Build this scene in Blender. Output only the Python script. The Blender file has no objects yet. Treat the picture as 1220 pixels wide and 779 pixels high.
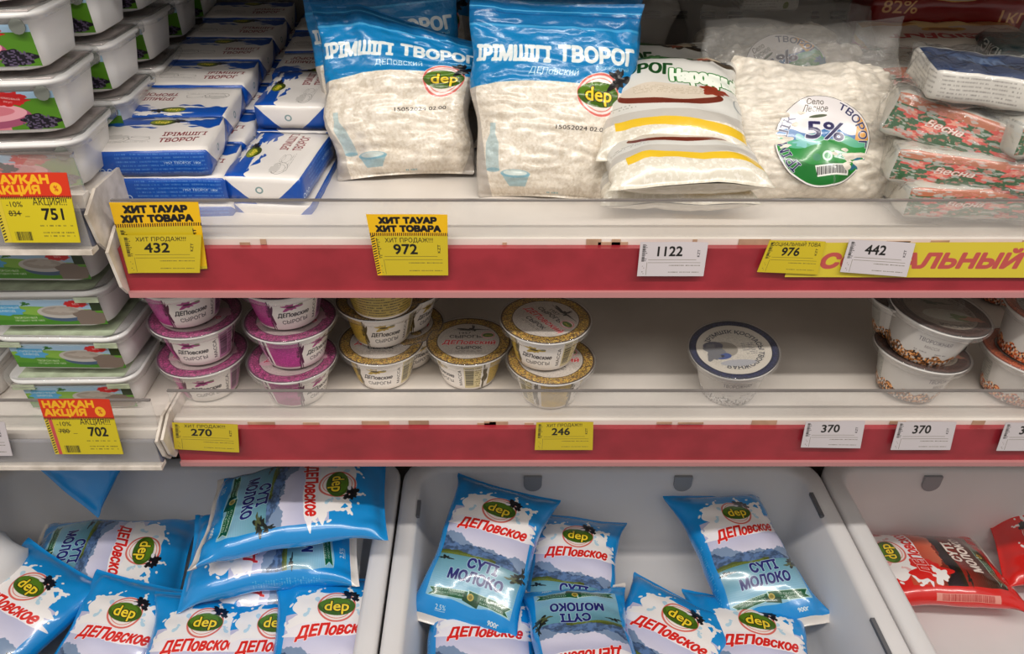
import bpy, bmesh, math, random
import numpy as np
from mathutils import Vector, Matrix, Euler, noise
from mathutils.bvhtree import BVHTree

S = bpy.context.scene
COL = S.collection
R = math.radians

# ------------------------------------------------------------ camera
FPX, PX, PY, PITCH = 900.0, 585.0, 389.5, R(33)
cam = bpy.data.cameras.new('camera')
cam.sensor_width = 36
cam.lens = FPX / 1220 * 36
cam.shift_x = (610 - PX) / 1220
cam.clip_start = 0.01
camo = bpy.data.objects.new('camera', cam)
COL.objects.link(camo)
camo.rotation_euler = (R(90) - PITCH, 0, 0)
S.camera = camo
# ------------------------------------------------------------ world, lights, exposure
w = bpy.data.worlds.new('world'); S.world = w; w.use_nodes = True
w.node_tree.nodes['Background'].inputs[0].default_value = (1.0, 0.95, 0.9, 1)
w.node_tree.nodes['Background'].inputs[1].default_value = 0.36
def area(name, loc, rot, sx, sy, power, col=(1, .95, .88)):
    l = bpy.data.lights.new(name, 'AREA'); l.shape = 'RECTANGLE'; l.size = sx; l.size_y = sy
    l.energy = power; l.color = col
    o = bpy.data.objects.new(name, l); COL.objects.link(o); o.location = loc; o.rotation_euler = rot
    return o
area('store_strip_light', (0.1, 0.0, 0.66), (R(24), 0, 0), 3.2, 0.04, 23)
area('store_ceiling_light', (-0.3, -1.1, 1.5), (R(40), 0, 0), 2.2, 0.6, 16)
S.view_settings.view_transform = 'Standard'
S.view_settings.look = 'None'
S.view_settings.exposure = 0.0
S.view_settings.gamma = 1
S.view_settings.use_curve_mapping = False
S.cycles.max_bounces = 8
S.cycles.transparent_max_bounces = 24
S.cycles.transmission_bounces = 6
S.cycles.caustics_reflective = False
S.cycles.caustics_refractive = False
S.cycles.use_denoising = True

# ------------------------------------------------------------ helpers
CF = Vector((0, math.cos(PITCH), -math.sin(PITCH))); CU = Vector((0, math.sin(PITCH), math.cos(PITCH)))
def pix(px, py, z=None, Y=None):
    d = CF * FPX + Vector((1, 0, 0)) * (px - PX) + CU * (PY - py)
    t = (z / d.z) if z is not None else (Y / d.y)
    return d * t
def tag(o, label=None, cat=None, group=None, kind=None):
    if label: o['label'] = label
    if cat: o['category'] = cat
    if group: o['group'] = group
    if kind: o['kind'] = kind
    return o
def link(o, parent=None):
    COL.objects.link(o)
    if parent is not None: o.parent = parent
    return o
def empty(name, loc=(0, 0, 0), rot=None):
    o = bpy.data.objects.new(name, None); COL.objects.link(o)
    o.empty_display_size = .02; o.location = loc
    if rot is not None: o.rotation_euler = rot
    return o
def mesh(name, v, f, mat=None, uv=None, smooth=True):
    m = bpy.data.meshes.new(name); m.from_pydata([tuple(p) for p in v], [], f)
    if uv is not None:
        l = m.uv_layers.new(name='UVMap')
        li = np.empty(len(m.loops), dtype=np.int32); m.loops.foreach_get('vertex_index', li)
        l.data.foreach_set('uv', np.asarray(uv, dtype=np.float32)[li].ravel())
    if mat: m.materials.append(mat)
    if smooth: m.polygons.foreach_set('use_smooth', [True] * len(m.polygons))
    m.update()
    return m
def obj(name, me, parent=None, loc=None, rot=None):
    o = bpy.data.objects.new(name, me); link(o, parent)
    if loc is not None: o.location = loc
    if rot is not None: o.rotation_euler = rot
    return o
def bm_mesh(name, bm, mat=None, smooth=False):
    m = bpy.data.meshes.new(name); bmesh.ops.recalc_face_normals(bm, faces=bm.faces)
    bm.to_mesh(m); bm.free()
    if mat: m.materials.append(mat)
    if smooth: m.polygons.foreach_set('use_smooth', [True] * len(m.polygons))
    return m
def bx(bm, x0, x1, y0, y1, z0, z1, bev=0, seg=2):
    r = bmesh.ops.create_cube(bm, size=1)
    vs = r['verts']
    for v in vs:
        v.co = Vector(((x0 + x1) / 2 + v.co.x * (x1 - x0), (y0 + y1) / 2 + v.co.y * (y1 - y0), (z0 + z1) / 2 + v.co.z * (z1 - z0)))
    if bev:
        es = list({e for v in vs for e in v.link_edges})
        bmesh.ops.bevel(bm, geom=es, offset=bev, segments=seg, profile=.5, affect='EDGES')
def box_obj(name, mat, dims, parent=None, bev=0, smooth=False):
    bm = bmesh.new(); bx(bm, *dims, bev=bev)
    return obj(name, bm_mesh(name, bm, mat, smooth), parent)

# ------------------------------------------------------------ materials
def mat(name, col, rough=.5, metal=0, coat=0, bump=0, bscale=60, var=0, vscale=20, spec=.5, sss=0):
    m = bpy.data.materials.new(name); m.use_nodes = True
    n = m.node_tree.nodes; l = m.node_tree.links; b = n['Principled BSDF']
    b.inputs['Base Color'].default_value = (*col, 1); b.inputs['Roughness'].default_value = rough
    b.inputs['Metallic'].default_value = metal; b.inputs['Coat Weight'].default_value = coat
    b.inputs['Coat Roughness'].default_value = .12; b.inputs['Specular IOR Level'].default_value = spec
    if sss: b.inputs['Subsurface Weight'].default_value = sss; b.inputs['Subsurface Radius'].default_value = (.006, .005, .004)
    tc = n.new('ShaderNodeTexCoord')
    if var:
        t = n.new('ShaderNodeTexNoise'); t.inputs['Scale'].default_value = vscale; t.inputs['Detail'].default_value = 6
        l.new(tc.outputs['Object'], t.inputs['Vector'])
        r = n.new('ShaderNodeMix'); r.data_type = 'RGBA'; r.blend_type = 'MULTIPLY'
        r.inputs[0].default_value = 1
        cr = n.new('ShaderNodeValToRGB'); cr.color_ramp.elements[0].position = .35; cr.color_ramp.elements[1].position = .62
        cr.color_ramp.elements[0].color = (1 - var, 1 - var * 1.05, 1 - var * 1.15, 1)
        l.new(t.outputs['Fac'], cr.inputs[0])
        r.inputs[6].default_value = (*col, 1); l.new(cr.outputs[0], r.inputs[7]); l.new(r.outputs[2], b.inputs['Base Color'])
    if bump:
        t = n.new('ShaderNodeTexNoise'); t.inputs['Scale'].default_value = bscale; t.inputs['Detail'].default_value = 5
        l.new(tc.outputs['Object'], t.inputs['Vector'])
        k = n.new('ShaderNodeBump'); k.inputs['Strength'].default_value = bump; k.inputs['Distance'].default_value = .002
        l.new(t.outputs['Fac'], k.inputs['Height']); l.new(k.outputs[0], b.inputs['Normal'])
    return m
def imat(name, img, rough=.35, coat=0, bump=0, bscale=60, metal=0, spec=.5, sss=0):
    m = mat(name, (1, 1, 1), rough, metal, coat, bump, bscale, spec=spec, sss=sss)
    n = m.node_tree.nodes; l = m.node_tree.links
    t = n.new('ShaderNodeTexImage'); t.image = img; t.extension = 'EXTEND'
    l.new(t.outputs[0], n['Principled BSDF'].inputs['Base Color'])
    return m
def film(name, haze=.12, col=(.95, .95, .95), rough=.12, tint=(1, 1, 1), bump=.5, bscale=40, img=None, blend=.35):
    """thin clear plastic: transparent + glossy by fresnel + a little milky diffuse"""
    m = bpy.data.materials.new(name); m.use_nodes = True
    n = m.node_tree.nodes; l = m.node_tree.links; n.clear()
    out = n.new('ShaderNodeOutputMaterial')
    tr = n.new('ShaderNodeBsdfTransparent'); tr.inputs[0].default_value = (*tint, 1)
    df = n.new('ShaderNodeBsdfPrincipled'); df.inputs['Base Color'].default_value = (*col, 1); df.inputs['Roughness'].default_value = .3
    gl = n.new('ShaderNodeBsdfGlossy'); gl.inputs['Roughness'].default_value = rough
    m1 = n.new('ShaderNodeMixShader'); m1.inputs[0].default_value = haze
    m2 = n.new('ShaderNodeMixShader')
    lw = n.new('ShaderNodeFresnel'); lw.inputs['IOR'].default_value = 1.45
    ge = n.new('ShaderNodeNewGeometry'); iv = n.new('ShaderNodeMath'); iv.operation = 'SUBTRACT'; iv.inputs[0].default_value = 1
    mu = n.new('ShaderNodeMath'); mu.operation = 'MULTIPLY'
    l.new(ge.outputs['Backfacing'], iv.inputs[1]); l.new(iv.outputs[0], mu.inputs[0]); l.new(lw.outputs[0], mu.inputs[1]); l.new(mu.outputs[0], m2.inputs[0])
    l.new(tr.outputs[0], m1.inputs[1]); l.new(df.outputs[0], m1.inputs[2])
    l.new(m1.outputs[0], m2.inputs[1]); l.new(gl.outputs[0], m2.inputs[2]); l.new(m2.outputs[0], out.inputs[0])
    if bump:
        tc = n.new('ShaderNodeTexCoord'); t = n.new('ShaderNodeTexNoise'); t.inputs['Scale'].default_value = bscale
        t.inputs['Detail'].default_value = 3; t.inputs['Distortion'].default_value = 1.2
        l.new(tc.outputs['Object'], t.inputs['Vector'])
        k = n.new('ShaderNodeBump'); k.inputs['Strength'].default_value = bump; k.inputs['Distance'].default_value = .004
        l.new(t.outputs['Fac'], k.inputs['Height'])
        for q in (gl, df, lw): l.new(k.outputs[0], q.inputs['Normal'])
    if img:
        t = n.new('ShaderNodeTexImage'); t.image = img; t.extension = 'EXTEND'
        l.new(t.outputs[0], df.inputs['Base Color'])
        mx = n.new('ShaderNodeMath'); mx.operation = 'MAXIMUM'; mx.inputs[1].default_value = haze
        l.new(t.outputs[1], mx.inputs[0]); l.new(mx.outputs[0], m1.inputs[0])
    return m

# ------------------------------------------------------------ painter: computes printed artwork with numpy
_gl = {}
def glyphs(s):
    if s not in _gl:
        c = bpy.data.curves.new('t', 'FONT'); c.body = s; c.resolution_u = 3; c.dimensions = '2D'; c.fill_mode = 'NONE'
        o = bpy.data.objects.new('t', c); COL.objects.link(o)
        me = o.evaluated_get(bpy.context.evaluated_depsgraph_get()).to_mesh()
        v = np.array([(p.co.x, p.co.y) for p in me.vertices]).reshape(-1, 2)
        ed = {tuple(sorted(e.vertices)) for e in me.edges}; e = []; st = 0
        for i in range(len(v)):
            if i + 1 < len(v) and (i, i + 1) in ed: e.append((i, i + 1))
            else:
                if i > st: e.append((i, st))
                st = i + 1
        bpy.data.objects.remove(o); bpy.data.curves.remove(c)
        _gl[s] = (v, e)
    return _gl[s]
def lin(c): return c
class Art:
    SS = 2
    def __init__(s, W, H, bg=(1, 1, 1), alpha=1):
        s.W, s.H = W, H; k = s.SS
        s.a = np.ones((H * k, W * k, 4), np.float32); s.a[..., :3] = bg; s.a[..., 3] = alpha
        s.yy, s.xx = np.mgrid[0:H * k, 0:W * k].astype(np.float32); s.xx = (s.xx + .5) / k; s.yy = (s.yy + .5) / k
    def put(s, m, c, op=1, sl=None):
        a = s.a if sl is None else s.a[sl]
        m = (m * op).astype(np.float32)[..., None] if m.dtype != bool else m[..., None] * np.float32(op)
        al = 1.0
        if len(c) == 4: al = c[3]
        a[..., :3] = a[..., :3] * (1 - m) + np.array(c[:3], np.float32) * m
        a[..., 3:] = a[..., 3:] * (1 - m) + al * m
    def rect(s, x0, y0, x1, y1, c, op=1):
        k = s.SS; sl = (slice(max(0, int(y0 * k)), int(y1 * k)), slice(max(0, int(x0 * k)), int(x1 * k)))
        s.put(np.ones(s.a[sl].shape[:2], bool), c, op, sl)
    def ell(s, cx, cy, rx, ry, c, rot=0, r0=0, op=1):
        dx, dy = s.xx - cx, s.yy - cy; ca, sa = math.cos(rot), math.sin(rot)
        d = ((dx * ca + dy * sa) / rx) ** 2 + ((-dx * sa + dy * ca) / ry) ** 2
        s.put((d < 1) & (d >= r0 * r0), c, op)
    def mask_poly(s, pts):
        pts = [(float(a), float(b)) for a, b in pts]
        m = np.zeros(s.xx.shape, bool)
        for (x0, y0), (x1, y1) in zip(pts, pts[1:] + pts[:1]):
            if y0 == y1: continue
            r0 = max(0, int((min(y0, y1)) * s.SS) - 1); r1 = int(max(y0, y1) * s.SS) + 2
            Y = s.yy[r0:r1]; X = s.xx[r0:r1]
            m[r0:r1] ^= ((Y >= min(y0, y1)) & (Y < max(y0, y1))) & (X < (x0 + (Y - y0) * (x1 - x0) / (y1 - y0)))
        return m
    def poly(s, pts, c, op=1): s.put(s.mask_poly(pts), c, op)
    def blob(s, cx, cy, rx, ry, c, seed=0, amp=.25, n=90, k=(3, 5, 9), spike=0, op=1):
        rnd = random.Random(seed); ph = [rnd.random() * 6.28 for _ in k]; pts = []
        for i in range(n):
            t = i / n * 6.2832; r = 1 + sum(amp / (1 + .35 * j) * math.sin(kk * t + ph[j]) for j, kk in enumerate(k))
            if spike: r += spike * max(0, math.sin(17 * t + ph[0])) ** 6 * (.4 + .6 * math.sin(3 * t + ph[1]) ** 2)
            pts.append((cx + rx * r * math.cos(t), cy + ry * r * math.sin(t)))
        s.poly(pts, c, op)
    def text(s, txt, x, y, size, c, bold=0.0, shear=0, rot=0, sx=1, anchor='l', out=None, ow=0, warp=None, fitw=None, op=1):
        """x,y: baseline anchor; size: cap height in px"""
        if out is not None: s.text(txt, x, y, size, out, bold + ow, shear, rot, sx, anchor, None, 0, warp, fitw)
        v, t = glyphs(txt)
        if len(v) == 0: return
        wd = v[:, 0].max(); k = size / .72
        if fitw: sx = fitw / (wd * k)
        X = v[:, 0] * k * sx; Y = v[:, 1] * k; X = X + Y * shear
        o = {'l': 0, 'c': -.5, 'r': -1}[anchor] * wd * k * sx; X = X + o
        if warp: P = np.array([warp(a, b) for a, b in zip(X, Y)])
        else:
            ca, sa = math.cos(rot), math.sin(rot)
            P = np.stack([x + X * ca - Y * sa, y + X * sa + Y * ca], 1)
        K = s.SS; P = P * K
        rad = bold * k * K * .8; pad = int(rad) + 2
        x0, y0 = np.floor(P.min(0)).astype(int) - pad; x1, y1 = np.ceil(P.max(0)).astype(int) + pad
        x0, y0 = max(0, x0), max(0, y0); x1, y1 = min(s.W * K, x1), min(s.H * K, y1)
        if x1 <= x0 or y1 <= y0: return
        wn = np.zeros((y1 - y0, x1 - x0), np.int16); xs = np.arange(x0, x1) + .5
        for i0, i1 in t:
            A, B = P[i0], P[i1]
            if A[1] == B[1]: continue
            sg = 1
            if A[1] > B[1]: A, B, sg = B, A, -1
            r0 = max(y0, math.ceil(A[1] - .5)); r1 = min(y1, math.ceil(B[1] - .5))
            if r1 <= r0: continue
            Y = (np.arange(r0, r1) + .5)[:, None]
            wn[r0 - y0:r1 - y0] += (xs < A[0] + (Y - A[1]) * (B[0] - A[0]) / (B[1] - A[1])).astype(np.int16) * sg
        m = wn != 0
        if rad > .4:
            o_ = m.copy(); q = int(math.ceil(rad))
            for dy in range(-q, q + 1):
                for dx in range(-q, q + 1):
                    if dx * dx + dy * dy <= rad * rad + .3 and (dx or dy):
                        a0, a1 = max(0, dy), m.shape[0] + min(0, dy); b0, b1 = max(0, dx), m.shape[1] + min(0, dx)
                        if a1 > a0 and b1 > b0: o_[a0:a1, b0:b1] |= m[a0 - dy:a1 - dy, b0 - dx:b1 - dx]
            m = o_
        s.put(m, c, op, (slice(y0, y1), slice(x0, x1)))
    def arc(s, txt, cx, cy, r, a0, size, c, bold=0, inside=False, ysc=1, **kw):
        """text round a circle; a0 = start angle (deg) at the top going clockwise; inside -> anticlockwise, upright at the bottom"""
        def wp(X, Y):
            if inside:
                t = R(a0) + X / r; rr = r - Y; return (cx + rr * math.cos(t), cy + ysc * rr * math.sin(t))
            t = R(a0) - X / r; rr = r + Y; return (cx + rr * math.cos(t), cy + ysc * rr * math.sin(t))
        s.text(txt, 0, 0, size, c, bold, warp=wp, **kw)
    def fuzz(s, x0, y0, x1, y1, c, rows=4, seed=0, dens=.7, op=.8):
        """lines of unreadably small print"""
        rnd = random.Random(seed); h = (y1 - y0) / rows
        for i in range(rows):
            x = x0; ya = y0 + i * h + h * .3
            while x < x1 - 2:
                wd = rnd.uniform(1.5, 5)
                if rnd.random() < dens: s.rect(x, ya, min(x + wd, x1), ya + h * .42, c, op * rnd.uniform(.5, 1))
                x += wd + rnd.uniform(.5, 1.6)
    def bars(s, x0, y0, x1, y1, c=(.05, .05, .05), seed=1, vert=False):
        rnd = random.Random(seed); x = (y0 if vert else x0)
        while x < (y1 if vert else x1):
            wd = rnd.uniform(.6, 2.2)
            if vert: s.rect(x0, x, x1, x + wd, c)
            else: s.rect(x, y0, x + wd, y1, c)
            x += wd + rnd.uniform(.7, 2.2)
    def speck(s, m, c, seed=0, cell=4, thr=.5, op=1):
        """ornament speckle inside boolean mask m"""
        rng = np.random.RandomState(seed); g = rng.rand(int(s.H / cell) + 2, int(s.W / cell) + 2)
        q = g[(s.yy / cell).astype(int), (s.xx / cell).astype(int)] > thr
        s.put(m & q, c, op)
    def image(s, name):
        k = s.SS; a = s.a.reshape(s.H, k, s.W, k, 4).mean((1, 3))
        im = bpy.data.images.new(name, s.W, s.H, alpha=True)
        im.pixels.foreach_set(np.ascontiguousarray(np.clip(a, 0, 1), np.float32).ravel()); im.update(); im.pack()
        return im
def field(a, sx, sy, seed):
    """smooth value noise, 0..1"""
    rng = np.random.RandomState(seed); out = 0; amp = 1; tot = 0
    for o_ in range(3):
        gx, gy = a.xx / sx * 2 ** o_, a.yy / sy * 2 ** o_
        G = rng.rand(int(gy.max()) + 2, int(gx.max()) + 2).astype(np.float32); ix, iy = gx.astype(int), gy.astype(int); fx, fy = gx - ix, gy - iy
        fx, fy = fx * fx * (3 - 2 * fx), fy * fy * (3 - 2 * fy)
        out = out + amp * ((G[iy, ix] * (1 - fx) + G[iy, ix + 1] * fx) * (1 - fy) + (G[iy + 1, ix] * (1 - fx) + G[iy + 1, ix + 1] * fx) * fy); tot += amp; amp *= .55
    return out / tot
WHITE = (.93, .92, .9); BLK = (.06, .05, .07); NAVY = (.08, .09, .32)

def logo(a, cx, cy, k, rot=0, cow=True):
    """dairy emblem: pale disc, red ring, green leaf, yellow letters, black cow"""
    c, s_ = math.cos(rot), math.sin(rot)
    def q(x, y): return cx + k * (x * c - y * s_), cy + k * (x * s_ + y * c)
    a.ell(cx, cy, 1.02 * k, .98 * k, (.95, .9, .88), rot)
    a.ell(cx, cy, 1.0 * k, .95 * k, (.86, .42, .38), rot, .9)
    a.ell(cx, cy, .8 * k, .75 * k, (.86, .45, .4), rot, .95)
    x, y = q(0, 0); a.ell(x, y, .98 * k, .56 * k, (.25, .38, .08), rot)
    x, y = q(-.1, .14); a.ell(x, y, .8 * k, .38 * k, (.33, .48, .1), rot)
    x, y = q(-.66, -.27); a.text('dep', x, y, .62 * k, (.16, .14, .03), .09, rot=rot, fitw=1.3 * k); a.text('dep', x, y, .62 * k, (.97, .84, .2), .03, rot=rot, fitw=1.3 * k)
    if cow:
        x, y = q(.62, .78); a.blob(x, y, .4 * k, .26 * k, (.06, .06, .08), 3, .22, spike=.3)
        x, y = q(.95, .52); a.blob(x, y, .18 * k, .22 * k, (.08, .08, .1), 5, .2)
        x, y = q(.3, .6); a.ell(x, y, .16 * k, .1 * k, (.9, .88, .9), rot)

def tendril(a, x, y, ang, ln, w, c, curl=0.0, seed=0):
    """tapering curved splash of milk"""
    rnd = random.Random(seed * 7 + int(x)); n = 16
    for i in range(n):
        t = i / n; r = w * (1 - t) ** .8 + .8 + (w * .45 if i == n - 1 else 0) + w * .2 * math.sin(i * 1.3 + seed)
        a.ell(x, y, max(1, r), max(1, r), c); x += math.cos(ang) * ln / n; y += math.sin(ang) * ln / n; ang += curl / n
    a.ell(x + rnd.uniform(2, 9), y + rnd.uniform(-5, 5), w * .4 + 1, w * .3 + 1, c, ang)
def pouch_art(red=False, seed=0):
    a = Art(400, 560)
    base = (.07, .55, .83) if not red else (.85, .14, .12)
    a.a[..., :3] = base
    x0, x1 = 60, 400 - 50
    if not red: sky, sky2, mt, mt2, lake, lake2, shore = (.74, .74, .85), (.88, .86, .92), (.3, .4, .55), (.48, .56, .68), (.36, .56, .62), (.55, .74, .84), (.3, .34, .14)
    else: sky, sky2, mt, mt2, lake, lake2, shore = (.76, .3, .2), (.85, .45, .32), (.14, .1, .12), (.5, .16, .1), (.58, .14, .1), (.2, .14, .08), (.12, .1, .05)
    f = np.clip((a.yy - 60) / 340, 0, 1)[..., None]
    def grad(m, c0, c1, y0, y1):
        t = np.clip((a.yy - y0) / (y1 - y0), 0, 1)[..., None]; col = np.array(c0) * (1 - t) + np.array(c1) * t
        a.a[m, :3] = col[m]
    pan = (a.xx > x0) & (a.xx < x1) & (a.yy > 60) & (a.yy < 400)
    grad(pan, sky2, sky, 240, 330)
    def ridge(y, amp, ph, f=1.0): return y + amp * np.sin(a.xx / 47 * f + ph) + amp * .5 * np.sin(a.xx / 17 * f + ph * 2) + amp * .2 * np.sin(a.xx / 6. + ph) + amp * .12 * np.sin(a.xx / 2.3 + ph)
    g = pan & (a.yy < ridge(272 + (200 - a.xx) * .16, 12, .6)); a.put(g, mt2)
    g = pan & (a.yy < ridge(250 + (230 - a.xx) * .2, 10, 2.1)); a.put(g, mt)
    rng = np.random.RandomState(4); st = field(a, 16, 9, 3)
    a.put(g & (st > .56), tuple(v * 1.3 for v in mt), .6); a.put(g & (st < .42), tuple(v * .68 for v in mt), .6)
    a.put(pan & (a.yy < ridge(232, 5, .2)) & (a.xx < 250) & (a.yy > 214), shore); a.put(pan & (a.yy < 228) & (a.yy > 216) & (rng.rand(*a.xx.shape) > .6) & (a.xx < 230), tuple(v * 1.7 for v in shore))
    grad(pan & (a.yy < 220), lake2, lake, 120, 222)
    a.put(pan & (a.yy < 216) & (np.sin(a.yy * .9 + np.sin(a.xx / 15) * 1.5) > .8), tuple(min(1, v * 1.15) for v in lake), .4)
    dk = (.1, .12, .1)
    a.blob(335, 202, 24, 13, dk, 8, .35, spike=.25); a.blob(346, 226, 9, 16, dk, 9, .4); a.blob(318, 196, 18, 7, (.3, .33, .2), 10, .4); a.blob(86, 206, 20, 5, dk, 12, .4)
    W2 = (.95, .93, .92)
    a.blob(205, 408, 118, 70, W2, 11 + seed, .07, 160, (2, 4, 7))
    a.blob(116, 366, 54, 24, W2, 21, .14, 90); a.blob(300, 372, 52, 26, W2, 23, .14, 90)
    for (x, y, an, ln, w_, cu, sd) in ((110, 400, 2.7, 60, 10, -1.9, 1), (100, 375, 3.3, 46, 9, 1.8, 2), (126, 446, 2.2, 46, 9, 1.6, 3), (150, 462, 1.9, 34, 7, -1.4, 4), (90, 350, 3.6, 34, 7, -2, 5),
                                       (300, 410, .5, 52, 10, 1.6, 6), (306, 385, .1, 46, 9, -1.8, 7), (285, 446, .9, 44, 8, -1.5, 8), (250, 470, 1.2, 30, 7, 1.3, 9), (322, 356, -.4, 34, 7, 1.6, 10)):
        tendril(a, x, y, an, ln, w_, W2, cu, sd)
    for (x, y, r1, r2, ro) in ((72, 432, 8, 4, .8), (60, 372, 4, 8, 0), (122, 478, 5, 5, 0), (330, 462, 7, 4, .5), (352, 400, 4, 8, .4), (290, 482, 5, 4, 0)): a.ell(x, y, r1, r2, W2, ro)
    for (x, y, an, ln, w_, cu, sd) in ((150, 446, 5.2, 26, 6, 1.5, 1), (120, 392, .4, 24, 5, 1.7, 2), (276, 425, 3.6, 22, 5, 1.6, 3), (290, 392, 2.8, 24, 5, -1.5, 4)): tendril(a, x, y, an, ln, w_, tuple(.25 * c + .7 for c in base), cu, sd)
    a.blob(205, 345, 150, 24, (.93, .91, .93), 41, .08)
    logo(a, 212, 420, 58)
    if red: a.blob(120, 330, 44, 60, base, 14, .2); a.blob(96, 300, 30, 26, W2, 15, .2)
    txt(a, 205, 324)
    tc = (.13, .14, .42) if not red else (.95, .9, .86)
    oc = (.72, .84, .9) if not red else (.3, .08, .06)
    a.text('СҮТІ', 215, 186, 31, tc, .065, anchor='c', fitw=100, out=oc, ow=.04)
    a.text('МОЛОКО', 205, 143, 31, tc, .065, anchor='c', fitw=182, out=oc, ow=.04)
    g = (.03, .33, .18)
    a.poly([(66, 104), (196, 118), (196, 92), (66, 78), (82, 91)], (.8, .9, .85)); a.poly([(200, 92), (345, 78), (330, 92), (348, 110), (196, 122)], (.8, .9, .85))
    a.poly([(69, 103), (196, 116), (196, 93), (69, 80), (84, 92)], g); a.poly([(204, 93), (341, 80), (327, 92), (343, 108), (200, 120)], g)
    a.poly([(180, 108), (240, 96), (236, 76), (184, 88)], (.02, .25, .13))
    a.text('НАТУРАЛЬНЫЙ', 94, 99, 7, WHITE, .03, rot=R(6), fitw=92); a.text('ПРОДУКТ ЗДОРОВЬЯ', 94, 89, 5.5, WHITE, .02, rot=R(6), fitw=92)
    a.text('ОТБОРНОЕ', 238, 104, 7, WHITE, .03, rot=R(-6), fitw=82); a.text('КАЧЕСТВО', 240, 93, 6, WHITE, .02, rot=R(-6), fitw=76)
    a.ell(208, 103, 11, 11, (.75, .66, .3)); a.ell(208, 103, 7, 7, (.5, .45, .12))
    a.rect(60, 0, 350, 72, base)
    a.put((a.xx > x0) & (a.xx < x1) & (a.yy > 70) & (a.yy < 78 + 3 * np.sin(a.xx / 20)), base)
    a.text('2,5%', 120, 44, 14, WHITE, .02, anchor='c'); a.rect(102, 40, 138, 41, WHITE); a.text('900г', 300, 40, 14, WHITE, .03, anchor='c')
    a.rect(0, 0, 400, 24, (.9, .87, .84)); a.rect(0, 538, 400, 560, base)
    a.fuzz(8, 120, 36, 330, (.8, .9, .95), 26, 5, .5, .5)
    if red: a.rect(8, 120, 36, 330, (.9, .6, .55)); a.bars(10, 140, 34, 310, (.7, .2, .18), vert=True)
    return a.image('milk_pouch_print' + ('_red' if red else ''))
def txt(a, x, y):
    """brush lettering: heavy capitals, slanted small letters"""
    c = (.84, .13, .1); o = (.97, .95, .95)
    for (t, dx, dy, h, fw) in (('ДЕП', -108, -4, 34, 92), ('овское', -14, 0, 36, 134)):
        a.text(t, x + dx, y + dy, h, o, .1, shear=.28, rot=R(4), fitw=fw)
    a.text('ДЕП', x - 108, y - 4, 34, c, .06, shear=.28, rot=R(4), fitw=92); a.text('овское', x - 14, y + 0, 36, c, .05, shear=.34, rot=R(5), fitw=134)
IMG = {}
IMG['pouch'] = pouch_art(); IMG['pouch_red'] = pouch_art(True)
M = {}
M['pouch'] = imat('printed_milk_film', IMG['pouch'], .26, .85, .45, 22)
M['pouch_red'] = imat('printed_red_milk_film', IMG['pouch_red'], .26, .85, .45, 22)

M['enamel'] = mat('cream_shelf_enamel', (.78, .72, .66), .38, coat=.25, var=.12, vscale=9, bump=.04, bscale=200)
M['enamel_dim'] = mat('grey_shelf_enamel', (.5, .47, .43), .45, var=.1, vscale=12)
M['bin'] = mat('white_bin_plastic', (.74, .72, .72), .42, var=.06, vscale=7, sss=.1)
M['slot'] = mat('dark_slot', (.12, .12, .13), .6)
M['red'] = mat('red_price_strip', (.36, .026, .04), .32, coat=.5, var=.2, vscale=30)
M['pink'] = mat('pale_pink_rail_edge', (.5, .22, .22), .35, coat=.3)
M['clear'] = film('clear_acrylic', .2, (.8, .76, .72), .06, bump=0)
M['clear_edge'] = mat('smoky_acrylic_edge', (.2, .18, .17), .2, coat=.5)
M['bluegrey'] = mat('blue_grey_rail_backing', (.13, .14, .2), .35, coat=.4, var=.5, vscale=25)
M['white_metal'] = mat('chipped_white_metal', (.78, .7, .62), .5, var=.35, vscale=45)
M['dark'] = mat('dark_recess', (.05, .045, .045), .7)
M['backwall'] = mat('grey_back_panel', (.22, .2, .18), .5, var=.15, vscale=8)
M['rust'] = mat('rusty_shelf_edge', (.5, .33, .22), .7, var=.3, vscale=35)

# ============================================================ STRUCTURE
ZA, ZB, YF = -.32, -.54, .65           # upper / middle shelf surface, shelf front
XL = -.352                             # joint between the two cooler sections
TILT = .09
def shelf_z(Y): return ZA + (Y - YF) * TILT
def wedge(name, m, x0, x1, pts, parent=None, bev=0):
    """prism along x from a (y,z) outline"""
    bm = bmesh.new()
    a = [bm.verts.new((x0, y, z)) for y, z in pts]; b = [bm.verts.new((x1, y, z)) for y, z in pts]; n = len(pts)
    bm.faces.new(a); bm.faces.new(b[::-1])
    for i in range(n): bm.faces.new((a[i], b[i], b[(i + 1) % n], a[(i + 1) % n]))
    if bev: bmesh.ops.bevel(bm, geom=list(bm.edges), offset=bev, segments=2, affect='EDGES')
    return obj(name, bm_mesh(name, bm, m), parent)
o = wedge('wall_back', M['backwall'], -1.6, 1.9, [(1.22, .5), (1.26, .5), (1.26, -1.5), (1.22, -1.5)]); tag(o, kind='structure')
for r_ in (0, 1):
    for xa, xb in ((718, 735), (746, 758), (770, 787), (802, 818), (835, 851), (868, 884), (967, 975), (990, 1006)):
        p, q = pix(xa, 13 + 5.5 * r_, Y=1.218), pix(xb, 16.5 + 5.5 * r_, Y=1.218)
        box_obj('vent_slot', M['dark'], (p.x, q.x, 1.215, 1.2215, q.z, p.z), o)
o = wedge('floor', mat('store_floor', (.4, .37, .34), .3, var=.1), -3, 3, [(-2.5, -1.5), (1.22, -1.5), (1.22, -1.54), (-2.5, -1.54)]); tag(o, kind='structure')
o = wedge('trim_1', M['enamel_dim'], -1.6, 1.9, [(.66, .0), (1.22, .03), (1.22, .06), (.66, .03)]); tag(o, kind='structure')

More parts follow.
